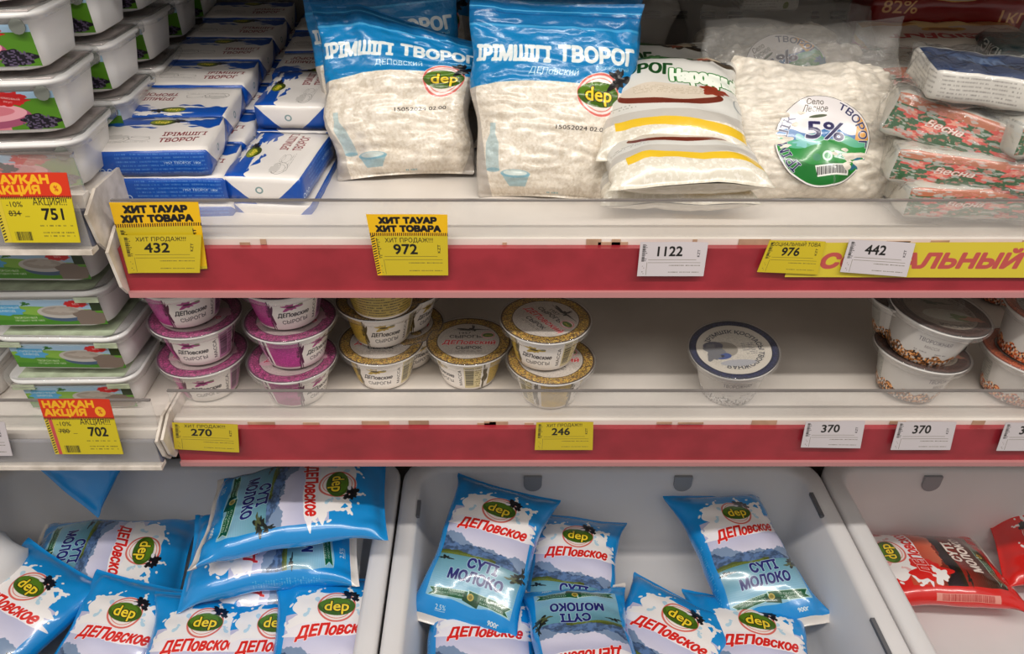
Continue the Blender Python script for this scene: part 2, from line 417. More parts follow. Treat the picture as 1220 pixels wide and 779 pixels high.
def shelf(x0, x1, yf, zf, tilt, red, label, rail_h=.046, deep=1.215, guard_h=.04, x0r=None):
    g = empty('cooler_shelf', ((x0 + x1) / 2, yf, zf)); tag(g, label, 'shelf', None)
    ox, oy, oz = g.location
    zb = zf + (deep - yf) * tilt
    pt = [(yf, zf), (deep, zb), (deep, zb - .02), (yf + .02, zf - .028), (yf, zf - .028)]
    o = wedge('shelf_board', M['enamel'], x0, x1, pt, g); o.data.transform(Matrix.Translation((-ox, -oy, -oz)))
    def add(nm, m, pts, xa=x0, xb=x1):
        q = wedge(nm, m, xa, xb, pts, g); q.data.transform(Matrix.Translation((-ox, -oy, -oz))); return q
    y = yf
    add('shelf_lip', M['enamel'], [(y - .012, zf + .004), (y, zf + .004), (y, zf - .03), (y - .012, zf - .03)])
    add('front_guard', M['clear'], [(y - .008, zf + guard_h), (y - .005, zf + guard_h), (y - .005, zf + .0045), (y - .008, zf + .0045)])
    e = add('guard_edge', M['clear_edge'], [(y - .0082, zf + guard_h + .0015), (y - .0048, zf + guard_h + .0015), (y - .0048, zf + guard_h - .0002), (y - .0082, zf + guard_h - .0002)])
    zt = zf - .002
    if red:
        add('price_rail', M['red'], [(y - .02, zt), (y - .0125, zt), (y - .0125, zt - rail_h), (y - .02, zt - rail_h)])
        add('rail_lip', M['pink'], [(y - .024, zt - rail_h + .001), (y - .0125, zt - rail_h + .001), (y - .0125, zt - rail_h - .005), (y - .024, zt - rail_h - .005)])
        rnd = random.Random(int(zf * -100))
        bm = bmesh.new()
        for i in range(26):
            xx = rnd.uniform(x0, x1); wd = rnd.uniform(.004, .03)
            bx(bm, xx, xx + wd, y - .0128, y - .0121, zf - .0028 + rnd.uniform(0, .002), zf + .0042 - rnd.uniform(0, .004))
        q = obj('rust_stain', bm_mesh('rust', bm, M['rust']), g); q.data.transform(Matrix.Translation((-ox, -oy, -oz))); q['kind'] = 'stuff'
    else:
        add('price_rail', M['bluegrey'], [(y - .018, zt - .006), (y - .0125, zt - .006), (y - .0125, zt - rail_h), (y - .018, zt - rail_h)])
        add('rail_cover', M['clear'], [(y - .024, zt + .002), (y - .022, zt + .002), (y - .022, zt - rail_h - .004), (y - .024, zt - rail_h - .004)])
        add('rail_lip', M['white_metal'], [(y - .025, zt - rail_h - .001), (y - .0125, zt - rail_h - .001), (y - .0125, zt - rail_h - .006), (y - .025, zt - rail_h - .006)])
    return g
sh_a = shelf(XL + .004, 1.1, YF, ZA, TILT, True, 'upper cream metal shelf with red price rail carrying the curd bags')
sh_b = shelf(XL + .004, 1.1, YF, ZB, 0.0, True, 'middle cream metal shelf with red price rail carrying the dessert cups')
sh_c = shelf(-1.1, XL - .006, .63, -.268, 0.0, False, 'upper left shelf with clear rail under the berry label tubs', rail_h=.04)
sh_d = shelf(-1.1, XL - .006, .63, ZB + .003, 0.0, False, 'lower left shelf with clear rail under the green label tubs', rail_h=.034)
# shelf brackets at the joint
def bracket(x, zf, h, label, yf):
    bm = bmesh.new()
    pts = [(yf - .02, zf + .002), (yf + .006, zf + .016), (yf + .06, zf + .016), (yf + .09, zf + .003), (yf + .4, zf + .004), (yf + .4, zf - h), (yf - .005, zf - h), (yf - .014, zf - h + .012)]
    o = wedge('shelf_bracket', M['white_metal'], x, x + .003, pts, None, 0)
    tag(o, label, 'bracket', 'shelf end brackets')
    return o
bracket(XL - .0045, -.28, .04, 'chipped white bracket end left of the upper yellow hit tag', .628)
bracket(XL + .0005, ZA, .05, 'white bracket end behind the upper yellow 432 price tag', .634)
bracket(XL - .0045, ZB, .036, 'chipped white bracket end, left one beside the 270 price tag', .625)
bracket(XL + .0005, ZB, .036, 'chipped white bracket end touching the 270 price tag', .628)

# ------------------------------------------------------------ bins
def rrect(x0, x1, y0, y1, r, n=6):
    pts = []
    for cx, cy, a0 in ((x1 - r, y1 - r, 0), (x0 + r, y1 - r, 90), (x0 + r, y0 + r, 180), (x1 - r, y0 + r, 270)):
        for i in range(n + 1):
            t = R(a0 + 90 * i / n); pts.append((cx + r * math.cos(t), cy + r * math.sin(t)))
    return pts
def make_bin(x0, x1, label, slots, y0=.43, y1=.865, zr=-.80, zb=-.95):
    g = empty('storage_bin', ((x0 + x1) / 2, (y0 + y1) / 2, zb)); tag(g, label, 'bin')
    loops = []
    t = .027; br = .05
    def L(dx, z, r): loops.append([(x, y, z) for x, y in rrect(x0 + dx, x1 - dx, y0 + dx, y1 - dx, r)])
    L(0.0, zr - .03, .045); L(0, zr - .006, .045); L(.002, zr - .0015, .044); L(.006, zr, .043); L(t - .006, zr, .034); L(t - .001, zr - .003, .032); L(t + .001, zr - .008, .034)
    L(t + .016, zb + .03, .045); L(t + .02, zb + .012, .045); L(t + .032, zb + .001, .04); L(t + .05, zb, .04); L(t + .05 + .12, zb, .02)
    n = len(loops[0]); v = [Vector(p) - g.location for l_ in loops for p in l_]; f = []
    for j in range(len(loops) - 1):
        for i in range(n):
            f.append((j * n + i, j * n + (i + 1) % n, (j + 1) * n + (i + 1) % n, (j + 1) * n + i))
    f.append(tuple((len(loops) - 1) * n + i for i in range(n)))
    # outer underside
    k = len(v)
    for (dx, z) in ((.01, zr - .03), (.03, zb - .006)):
        v += [Vector((x, y, z)) - g.location for x, y in rrect(x0 + dx, x1 - dx, y0 + dx, y1 - dx, .045)]
    for i in range(n):
        j = (i + 1) % n
        f.append((i, k + i, k + j, j)); f.append((k + i, k + n + i, k + n + j, k + j))
    f.append(tuple(k + n + i for i in range(n)))
    me = mesh('bin_shell', v, f, M['bin']); me.polygons.foreach_set('use_smooth', [True] * len(me.polygons))
    obj('bin_shell', me, g)
    for sx in slots:          # half round hand slots in the back wall
        bm = bmesh.new(); pts = [(sx - .0135, .012), (sx + .0135, .012)] + [(sx + .0135 * math.cos(a), -.004 + -.0135 * math.sin(a)) for a in [R(12 * i) for i in range(0, 16)]]
        a_ = [bm.verts.new((p[0] - g.location.x, y1 - t - .003 - g.location.y + (-.0035) + .0, -.822 + p[1] - g.location.z)) for p in pts]
        b_ = [bm.verts.new((q.co.x, q.co.y + .004, q.co.z)) for q in a_]
        bm.faces.new(a_); bm.faces.new(b_[::-1])
        for i in range(len(a_)): bm.faces.new((a_[i], b_[i], b_[(i + 1) % len(a_)], a_[(i + 1) % len(a_)]))
        obj('hand_slot', bm_mesh('hand_slot', bm, mat('slot_shadow', (.3, .31, .33), .6)), g)
    return g
bins = []
XG = -.133
b1 = make_bin(-.755, XG - .002, 'white plastic bin at the left holding the big heap of milk pouches', [])
b2 = make_bin(XG + .002, .493, 'white plastic bin in the middle half filled with blue milk pouches', [pix(635, 560, Y=.84).x, pix(815, 557, Y=.84).x])
b3 = make_bin(.497, 1.12, 'white plastic bin at the right with only the red pouches', [pix(1112, 560, Y=.84).x])
def rim_slot(b, x, ya, yb):
    bm = bmesh.new(); bx(bm, x - .0025, x + .0025, ya, yb, -.8045, -.7995); bm.transform(Matrix.Translation(-b.location))
    obj('rim_slot', bm_mesh('rim_slot', bm, M['slot']), b)
rim_slot(b2, .4655, .745, .79); rim_slot(b2, .4655, .53, .58); rim_slot(b2, XG + .03, .745, .775)
o = box_obj('trim_2', M['enamel_dim'], (-1.4, 1.6, .40, .9, -.985, -.957)); tag(o, kind='structure')
o = box_obj('trim_3', M['enamel_dim'], (-1.6, 1.9, .38, .44, -1.5, -.985)); tag(o, kind='structure')
o = box_obj('trim_4', M['backwall'], (-1.6, 1.9, .885, .9, -.95, -.60)); tag(o, kind='structure')

# ============================================================ OBJECT SHAPES
def pouch_mesh(name, W, L, T, m, seed=0, nu=56, nv=60, seam=.05, shrink=.17, wr=1.0, bend=0, twist=0, shear=0, vpow=2.8, fat=0, corner=0, flat=.75, buv=None, bulge_v=0, lump=0, lumps=18, fold=None):
    """closed film bag: printed front, seams at both ends"""
    V, UV, F = [], [], []
    off = Vector((seed * 3.7, seed * 1.3, 0))
    for j in range(nv + 1):
        v = -1 + 2 * j / nv
        av = min(1, max(0, (abs(v - bulge_v * (1 - v * v)) ) / (1 - seam)))
        th = (max(0, 1 - av ** vpow)) ** .62
        if fat: th *= 1 - fat * v
        wv = W / 2 * (1 - shrink * min(1, th) ** 1.3) * (1 + corner * abs(v) ** 12)
        t2 = T / 2 * th + .0006
        ring = []
        for i in range(nu):
            a = 2 * math.pi * i / nu
            cx, sx = math.cos(a), math.sin(a)
            x = wv * math.copysign(abs(cx) ** .82, cx); z = t2 * math.copysign(abs(sx) ** .8, sx)
            ring.append((x, z))
        d = [0]
        for i in range(nu // 2): d.append(d[-1] + math.hypot(ring[i + 1][0] - ring[i][0], ring[i + 1][1] - ring[i][1]))
        for i, hb in [(i, 0) for i in range(3 * nu // 4 + 1)] + [(i, 1) for i in range(3 * nu // 4, nu + 1)]:
            x, z = ring[i % nu]
            k = i if i <= nu // 2 else nu - i
            u = 1 - d[k] / d[-1]; ub = u
            if i > nu // 2: ub = u * .26 if not hb else 1 - (1 - u) * .26
            e = abs(v)
            p = Vector((x * 22, v * L * 9, 3.0 if z >= 0 else -3)) + off
            ww = .5 + x / W
            crease = (noise.noise(Vector((x * 70, v * L * 10 + seed, seed))) * .0035 * max(0, e - .35) / .65 * 1.7 + noise.noise(p) * .004) * wr * min(1, th * 2.5 + .15)
            crease += noise.noise(Vector((x * 26 + v * 4, v * L * 26, seed * 5.1))) * .0016 * wr * min(1, th * 3)
            if lump: crease += abs(noise.noise(Vector((x * lumps, v * L * lumps, seed)))) * lump * min(1, th * 2)
            zz = z + (crease if z >= 0 else -crease * .6)
            if zz < 0 and z < 0: zz *= flat
            wob = noise.noise(Vector((seed, v * 2.3, 1.7))) * W * .03 * wr
            seamw = noise.noise(Vector((x * 16, seed * 2.2, v * 1.5))) * .008 * wr * max(0, e - .75) * 4
            y = v * L / 2 * (1 - .05 * (1 - (2 * x / W) ** 2) * max(0, e - .6) * 2)
            X = x + wob + shear * v * L / 2
            Z = zz + seamw + bend * (v * v) * L
            if twist:
                ta = twist * v; X, Z = X * math.cos(ta) - Z * math.sin(ta), X * math.sin(ta) + Z * math.cos(ta)
            q = Vector((X, y, Z))
            if fold: q = fold(q, u, v)
            V.append(q)
            vv = .5 + .5 * v
            UV.append((ub, vv))
    n = nu + 2
    for j in range(nv):
        for i in range(nu + 1):
            if i == 3 * nu // 4: continue
            F.append((j * n + i, j * n + i + 1, (j + 1) * n + i + 1, (j + 1) * n + i))
    return mesh(name, V, F, m, UV)

def rotm(yaw=0, pitch=0, roll=0):
    """yaw about world z, then raise +y end by pitch, then roll about own y"""
    return Matrix.Rotation(R(yaw), 3, 'Z') @ Matrix.Rotation(R(pitch), 3, 'X') @ Matrix.Rotation(R(roll), 3, 'Y')

# ---------------------------------------------------- milk pouches
def milk(px, py, z, yaw, pitch=0, roll=0, label='', W=.168, L=.225, T=.06, red=False, seed=0, rot=None, **kw):
    kw.setdefault('bend', -.03)
    me = pouch_mesh('milk_pouch', W, L, T, M['pouch_red' if red else 'pouch'], seed, **kw)
    o = obj('milk_pouch', me, None, pix(px, py, z=z), (rot or rotm(yaw, pitch, roll)).to_euler())
    tag(o, label, 'milk pouch', 'soft milk pouches in the bins')
    return o
# left bin
milk(352, 600, -.745, -82, 5, -8, 'large milk pouch lying crosswise on top of the left heap, emblem at its right end', seed=1, W=.185, L=.245)
milk(326, 652, -.80, 98, 0, -4, 'milk pouch second from the top of the crosswise pile beside the left bin rim', seed=2, W=.15, L=.228)
milk(334, 692, -.846, 96, 0, -6, 'milk pouch third in the crosswise pile, above the two upright pouches', seed=3, W=.145, L=.22)
milk(126, 668, -.87, -84, -4, 0, 'milk pouch lying sideways in the middle of the left heap beside the white pouch', seed=4, L=.228)
milk(-4, 752, -.845, -28, 8, 0, 'tilted milk pouch at the far left with a plain blue side and cut off emblem', seed=5, W=.175)
milk(124, 790, -.86, -10, 12, 8, 'upright milk pouch, first right of the tilted far left pouch', seed=6, W=.145)
milk(228, 806, -.852, 3, 10, 9, 'upright milk pouch in the front row below the sideways pile, second of four', seed=7, W=.142)
milk(316, 806, -.862, 4, 10, 9, 'upright milk pouch half covered by the pouch to its right in the front row', seed=8, W=.14)
milk(392, 786, -.845, 6, 12, 9, 'upright milk pouch in the front row right beside the left bin rim', seed=9, W=.16)
# middle bin
milk(578, 660, -.83, -18, 16, 4, 'large upright milk pouch leaning in the left corner of the middle bin', seed=10, W=.158, L=.225, T=.068)
milk(680, 690, -.88, -10, 8, 0, 'milk pouch behind the upside down one, emblem squeezed at its top', seed=11, W=.15)
milk(696, 778, -.855, 183, 4, 0, 'upside down milk pouch whose name reads inverted', seed=12, W=.15)
milk(572, 790, -.885, -2, 4, 0, 'milk pouch at the lower left of the middle bin under the leaning one', seed=13)
milk(782, 786, -.885, -34, 4, 0, 'slanting milk pouch with a long blue corner at the bottom of the middle bin', seed=14)
milk(896, 800, -.895, -10, 4, 0, 'milk pouch beneath the single twisted pouch at the right of the middle bin', seed=15)
milk(886, 664, -.865, 12, 12, 0, 'milk pouch with pinched waist lying alone on the right of the middle bin', seed=16, W=.165, L=.225, twist=-.16, T=.066, shrink=.24)
# right bin
milk(1104, 678, -.915, 88, 0, 12, 'red milk pouch lying sideways in the right bin', red=True, seed=17, L=.235, W=.168)
milk(1284, 664, -.905, 72, 0, 0, 'second red milk pouch cut off by the right edge of the photo', red=True, seed=18)

# ---------------------------------------------------- lathe
def lathe(name, prof, m, n=56, uvr=None, a_off=0, cap=False, wave=None):
    """prof: list of (r, z, v); u runs round, u=.5 faces -y"""
    V, UV, F = [], [], []
    for r, z, vv in prof:
        for i in range(n + 1):
            a = 2 * math.pi * i / n + math.pi / 2
            rr = r * (1 + (wave(a, z) if wave else 0))
            V.append((rr * math.cos(a), rr * math.sin(a), z)); UV.append((i / n, vv))
    k = n + 1
    for j in range(len(prof) - 1):
        for i in range(n): F.append((j * k + i, j * k + i + 1, (j + 1) * k + i + 1, (j + 1) * k + i))
    return mesh(name, V, F, m, UV)
def disc(name, r, z, m, n=56, dome=0, rings=5, tab=None, wob=0, seed=0):
    V, UV, F = [], [], []
    for j in range(rings + 1):
        rr = r * j / rings
        for i in range(n):
            a = 2 * math.pi * i / n
            x, y = rr * math.cos(a), rr * math.sin(a)
            V.append((x, y, z + dome * (1 - (rr / r) ** 2) + wob * noise.noise(Vector((x * 60, y * 60, seed))))); UV.append((.5 + x / r / 2, .5 + y / r / 2))
    for j in range(rings):
        for i in range(n):
            F.append((j * n + i, (j + 1) * n + i, (j + 1) * n + (i + 1) % n, j * n + (i + 1) % n))
    return mesh(name, V, F, m, UV)

# ---------------------------------------------------- cup artwork
def cup_art(col, dark, name):
    a = Art(640, 110, (.93, .9, .88))
    for k in (0, 320):
        a.rect(k + 8, 12, k + 100, 96, col); a.blob(k + 100, 54, 8, 46, dark, k, .3, k=(5, 9, 13))
        m = (a.xx > k + 8) & (a.xx < k + 98) & (a.yy > 12) & (a.yy < 96)
        a.speck(m, tuple(min(1, c * 1.35) for c in col), 3, 2, .65, .5)
        a.text('ДЕПовские', k + 165, 48, 13, BLK, .04, shear=.2, anchor='c', fitw=92); a.text('СЫРОГЫ', k + 168, 26, 12, BLK, .01, anchor='c', fitw=78, rot=R(2))
        a.blob(k + 160, 78, 22, 9, col, 4, .3); a.ell(k + 160, 79, 12, 3, dark); a.ell(k + 186, 82, 8, 3, (.5, .5, .4))
        a.text('МАССА', k + 238, 20, 10, BLK, .03, rot=R(90), fitw=62)
        a.rect(k + 246, 12, k + 300, 96, tuple(.5 * c + .45 for c in col)); a.bars(k + 250, 22, k + 276, 88, seed=k + 2, vert=True)
        a.fuzz(k + 280, 14, k + 304, 94, dark, 9, k)
        a.blob(k + 312, 54, 8, 42, dark, k + 3, .3)
    return a.image(name)
def gold_back_art():
    a = Art(640, 110, (.93, .9, .88)); a.rect(0, 12, 640, 96, (.72, .62, .28))
    a.fuzz(10, 14, 630, 94, (.2, .16, .05), 9, 3, .85, .95); a.rect(300, 0, 306, 110, (.93, .9, .88))
    return a.image('gold_text_wrap')
def lid_art(name, ring, dark, mid, kind):
    a = Art(300, 300, ring)
    rng = ((a.xx - 150) ** 2 + (a.yy - 150) ** 2)
    a.ell(150, 150, 150, 150, dark, r0=.96)
    m = (rng < 144 ** 2) & (rng > 108 ** 2)
    a.speck(m, dark, 5, 3.2, .52, .8); a.speck(m, tuple(min(1, c * 1.5 + .1) for c in ring), 8, 2.4, .8, .6)
    ri = 126 if kind == 'b' else 110; a.ell(150, 150, ri + 3, ri + 3, dark); a.ell(150, 150, ri, ri, mid)
    a.speck(rng < 106 ** 2, tuple(c * .8 for c in mid), 6, 2.5, .6, .5)
    if kind == 'g':
        a.text('СЫРОГЫ', 140, 168, 17, BLK, .03, anchor='c', fitw=118); a.text('1957', 135, 192, 14, BLK, .02, anchor='c', fitw=46)
        a.text('ДЕПовский', 150, 128, 24, (.82, .12, .16), .04, shear=.2, anchor='c', fitw=186, out=(.96, .94, .92), ow=.04)
        a.text('СЫРОК', 152, 98, 17, BLK, .03, anchor='c', fitw=92); a.fuzz(105, 80, 200, 92, (.2, .18, .16), 2, 3)
        a.blob(150, 222, 46, 5, BLK, 3, .4); a.blob(165, 228, 8, 17, BLK, 5, .4)
        a.ell(220, 185, 26, 24, (.9, .8, .8)); a.ell(220, 185, 24, 22, (.8, .3, .3), r0=.9); a.ell(220, 185, 20, 13, (.3, .42, .1)); a.text('dep', 208, 180, 9, (.95, .8, .2), .02, fitw=24)
    elif kind == 'p':
        a.blob(150, 160, 96, 60, (.78, .6, .66), 7, .2); a.text('ДЕПовские', 150, 118, 24, (.75, .1, .3), .04, shear=.2, anchor='c', fitw=180, out=(.95, .92, .92), ow=.04)
        a.text('СЫРОГЫ', 150, 88, 18, (.25, .05, .15), .03, anchor='c', fitw=110); a.blob(150, 200, 30, 20, (.35, .08, .2), 9, .3); a.ell(110, 190, 20, 14, (.4, .45, .2))
    elif kind == 'b':
        a.arc('ІРІМШІК ҚОСПАСЫ ТВОРОЖНАЯ', 150, 150, 84, 152, 17, (.12, .14, .2), .03)
        a.fuzz(180, 120, 226, 180, (.2, .2, .25), 7, 2); a.ell(112, 150, 52, 40, (.55, .52, .48)); a.ell(105, 118, 30, 17, (.2, .28, .5)); a.ell(100, 118, 12, 7, (.1, .12, .2)); a.ell(84, 172, 34, 22, (.3, .3, .36)); a.ell(150, 80, 60, 16, (.62, .62, .64)); a.blob(80, 140, 30, 40, (.4, .4, .42), 4, .2)
    else:
        a.arc('СЫРКОВАЯ ТВОРОЖНАЯ МАССА', 150, 150, 84, 160, 18, (.25, .22, .2), .03)
        a.blob(150, 190, 40, 8, (.12, .2, .14), 3, .4); a.ell(160, 120, 80, 34, (.62, .6, .55)); a.blob(208, 112, 46, 16, (.35, .42, .25), 3, .2); a.blob(236, 108, 34, 12, (.62, .4, .32), 5, .2)
        a.fuzz(100, 140, 200, 160, (.4, .36, .33), 2, 2)
    return a.image(name)
PUR, PURD = (.66, .22, .5), (.3, .05, .22)
GOL, GOLD_ = (.74, .55, .2), (.25, .16, .05)
M['cup_purple'] = imat('purple_cup_print', cup_art(PUR, PURD, 'cup_purple'), .35, .3)
M['cup_gold'] = imat('gold_cup_print', cup_art((.74, .62, .26), (.28, .22, .06), 'cup_gold'), .35, .3)
M['cup_gold_back'] = imat('gold_cup_back_print', gold_back_art(), .35, .3)
M['lid_purple'] = imat('purple_foil', lid_art('lid_purple', (.62, .2, .42), PURD, (.7, .62, .62), 'p'), .3, .3, .1, 30)
M['lid_gold'] = imat('gold_foil', lid_art('lid_gold', GOL, GOLD_, (.8, .76, .72), 'g'), .3, .3, .1, 30)
M['lid_blue'] = imat('blue_foil', lid_art('lid_blue', (.07, .1, .26), (.04, .06, .16), (.78, .75, .7), 'b'), .28, .3, .1, 30)
M['lid_brown'] = imat('brown_foil', lid_art('lid_brown', (.28, .17, .14), (.16, .1, .08), (.52, .47, .42), 'm'), .3, .3, .1, 30)
M['lid_orange'] = imat('orange_foil', lid_art('lid_orange', (.78, .36, .2), (.5, .2, .1), (.66, .62, .58), 'm'), .3, .3, .1, 30)
def mass_art(name, band):
    a = Art(640, 110, (.8, .78, .76))
    for k in (0, 320):
        a.text('ТВОРОЖНАЯ', k + 160, 72, 11, (.42, .4, .42), .02, anchor='c', fitw=84); a.text('МАССА', k + 160, 56, 8, (.5, .46, .46), .0, anchor='c', fitw=40)
        a.fuzz(k + 110, 40, k + 210, 48, (.45, .42, .42), 1, 2); a.rect(k + 250, 30, k + 300, 92, (.7, .69, .66)); a.fuzz(k + 252, 32, k + 298, 90, (.4, .4, .4), 9, 5)
    m = a.yy < 34 + 6 * np.sin(a.xx / 9)
    a.speck(m, band, 3, 7, .35, 1); a.speck(m, tuple(c * .35 for c in band), 5, 5, .7, 1); a.speck(m, tuple(min(1, c * 1.6 + .15) for c in band), 9, 4, .8, .8)
    return a.image(name)
M['cup_blue'] = imat('blue_cup_print', mass_art('cup_blue', (.72, .7, .7)), .3, .4)
M['cup_brown'] = imat('brown_cup_print', mass_art('cup_brown', (.55, .33, .14)), .3, .4)
M['cup_orange'] = imat('orange_cup_print', mass_art('cup_orange', (.74, .36, .2)), .3, .4)
M['cup_white'] = mat('white_cup_plastic', (.8, .77, .73), .35, sss=.1)
M['overlid'] = film('clear_cup_lid', .05, (.9, .9, .9), .08, bump=.15, bscale=90)
CUPH = .0515
def cup(px, py, lvl=None, z=None, kind='gold', spin=0, tilt=(0, 0), label='', group=None, r=1.0, h=1.0, body=None, lspin=0):
    """px,py: centre of the lid; lvl: how many cups up (0 = bottom)"""
    if z is None: z = ZB + CUPH * (lvl + 1) - .0015
    c = pix(px, py, z=z); H = (CUPH - .0035) * h
    spin += 87; rot = (Matrix.Rotation(R(tilt[0]), 3, 'X') @ Matrix.Rotation(R(tilt[1]), 3, 'Y') @ Matrix.Rotation(R(spin), 3, 'Z'))
    base = c - rot @ Vector((0, 0, H))
    g = empty('dessert_cup', base, rot.to_euler()); tag(g, label, 'cup', group)
    R0, R1, RL = .0315 * r, .0415 * r, .0485 * r
    bm_ = M['cup_' + (body or kind)]
    prof = [(.001, .002, .02), (R0 - .003, .002, .02), (R0 - .002, 0, .02), (R0, .0015, .05)]
    prof += [(R0 + (R1 - R0) * t ** .9, .0015 + (H * .86) * t, .05 + .9 * t) for t in (.15, .3, .45, .6, .75, .9, 1)]
    obj('cup_body', lathe('cup_body', prof, bm_), g)
    obj('cup_rim', lathe('cup_rim', [(R1 - .0005, H * .84, 0), (R1 + .0015, H * .87, 0), (RL - .002, H - .0035, 0), (RL, H - .002, 0), (RL, H - .0005, 0), (RL - .002, H, 0)], M['cup_white']), g)
    fl = obj('foil_lid', disc('foil_lid', RL + .0004, H + .0004, M['lid_' + kind], wob=.0006, seed=px), g); fl.rotation_euler.z = R(-spin + lspin)
    ol = [(R1 + .002, H - .009, 0), (RL + .0005, H - .0075, 0), (RL + .0022, H - .003, 0), (RL + .0025, H + .0012, 0), (RL + .001, H + .0025, 0), (RL - .0035, H + .0028, 0), (RL - .005, H + .0018, 0), (RL * .5, H + .002, 0), (.001, H + .002, 0)]
    obj('clear_lid', lathe('clear_lid', ol, M['overlid']), g)
    return g
GP, GG, GM = 'purple lidded dessert cups', 'gold lidded dessert cups', 'curd mass cups with crumb band'
cup(214, 327, 2, kind='purple', spin=28, label='top cup of the left purple lidded stack, tucked under the red rail', group=GP)
cup(233, 374, 1, kind='purple', spin=4, label='middle cup of the left purple lidded stack', group=GP)
cup(241.5, 419, 0, kind='purple', spin=15, label='bottom cup of the left purple lidded stack beside the shelf bracket', group=GP)
cup(337, 329, 2, kind='purple', spin=24, label='top cup of the right purple lidded stack', group=GP)
cup(346, 378, 1, kind='purple', spin=60, label='middle cup of the right purple lidded stack, plain purple panel forward', group=GP)
cup(348.5, 425, 0, kind='purple', spin=58, label='bottom cup of the right purple lidded stack, seen partly through the clear guard', group=GP)
cup(452, 318, 2, kind='gold', body='gold_back', spin=0, label='top cup of the gold lidded stack of three, ingredient print forward', group=GG)
cup(452, 355, 1, kind='gold', spin=15, label='middle cup of the gold lidded stack of three', group=GG)
cup(454.5, 406, 0, kind='gold', spin=-3, label='bottom cup of the gold lidded stack of three', group=GG)
cup(478, 340, 1, kind='gold', spin=60, label='gold lidded cup peeking out behind the stack of three, upper one', group=GG)
cup(480, 385, 0, kind='gold', spin=40, label='gold lidded cup hidden low behind the stack of three', group=GG)
cup(558, 406, 0, kind='gold', spin=-52, label='single gold lidded cup standing alone between two stacks', group=GG)
cup(650, 379.5, 1, kind='gold', spin=-18, label='top cup of the gold lidded pair with its red print turned sideways', group=GG, lspin=-55)
cup(656, 427, 0, kind='gold', spin=70, label='bottom cup of the gold lidded pair, seen partly through the clear guard', group=GG)
cup(874, 416, z=ZB + .064, kind='blue', spin=0, tilt=(7, -5), h=1.25, r=.98, label='single blue rimmed cup standing alone and leaning on the middle shelf')
cup(1089, 352, z=ZB + CUPH * 2.1, kind='brown', spin=30, label='brown rimmed crumb cup at the back of the group of four, upper one', group=GM)
cup(1096, 398, z=ZB + CUPH, kind='brown', spin=50, label='brown rimmed crumb cup hidden under the rear upper one', group=GM)
cup(1098, 415, z=ZB + .057, kind='brown', spin=20, tilt=(-2, 4), h=1.12, label='brown rimmed crumb cup at the front bottom of the pair', group=GM, r=1.02)
cup(1119.5, 369, z=ZB + .113, kind='brown', spin=-18, tilt=(2, 7), h=1.12, label='brown rimmed crumb cup at the front on top of the pair, tilted right', group=GM, r=1.05)
cup(1229, 420, z=ZB + .057, kind='orange', spin=20, tilt=(0, 4), h=1.12, label='orange rimmed cup, lower one at the right edge', group=GM, r=1.02)
cup(1256, 372, z=ZB + .113, kind='orange', spin=-18, tilt=(2, 7), h=1.12, label='orange rimmed cup, upper one at the right edge', group=GM, r=1.02)
cup(1206, 316, z=ZB + CUPH, kind='orange', spin=30, label='dark lidded cup far back under the yellow strip near the right edge', group=GM)

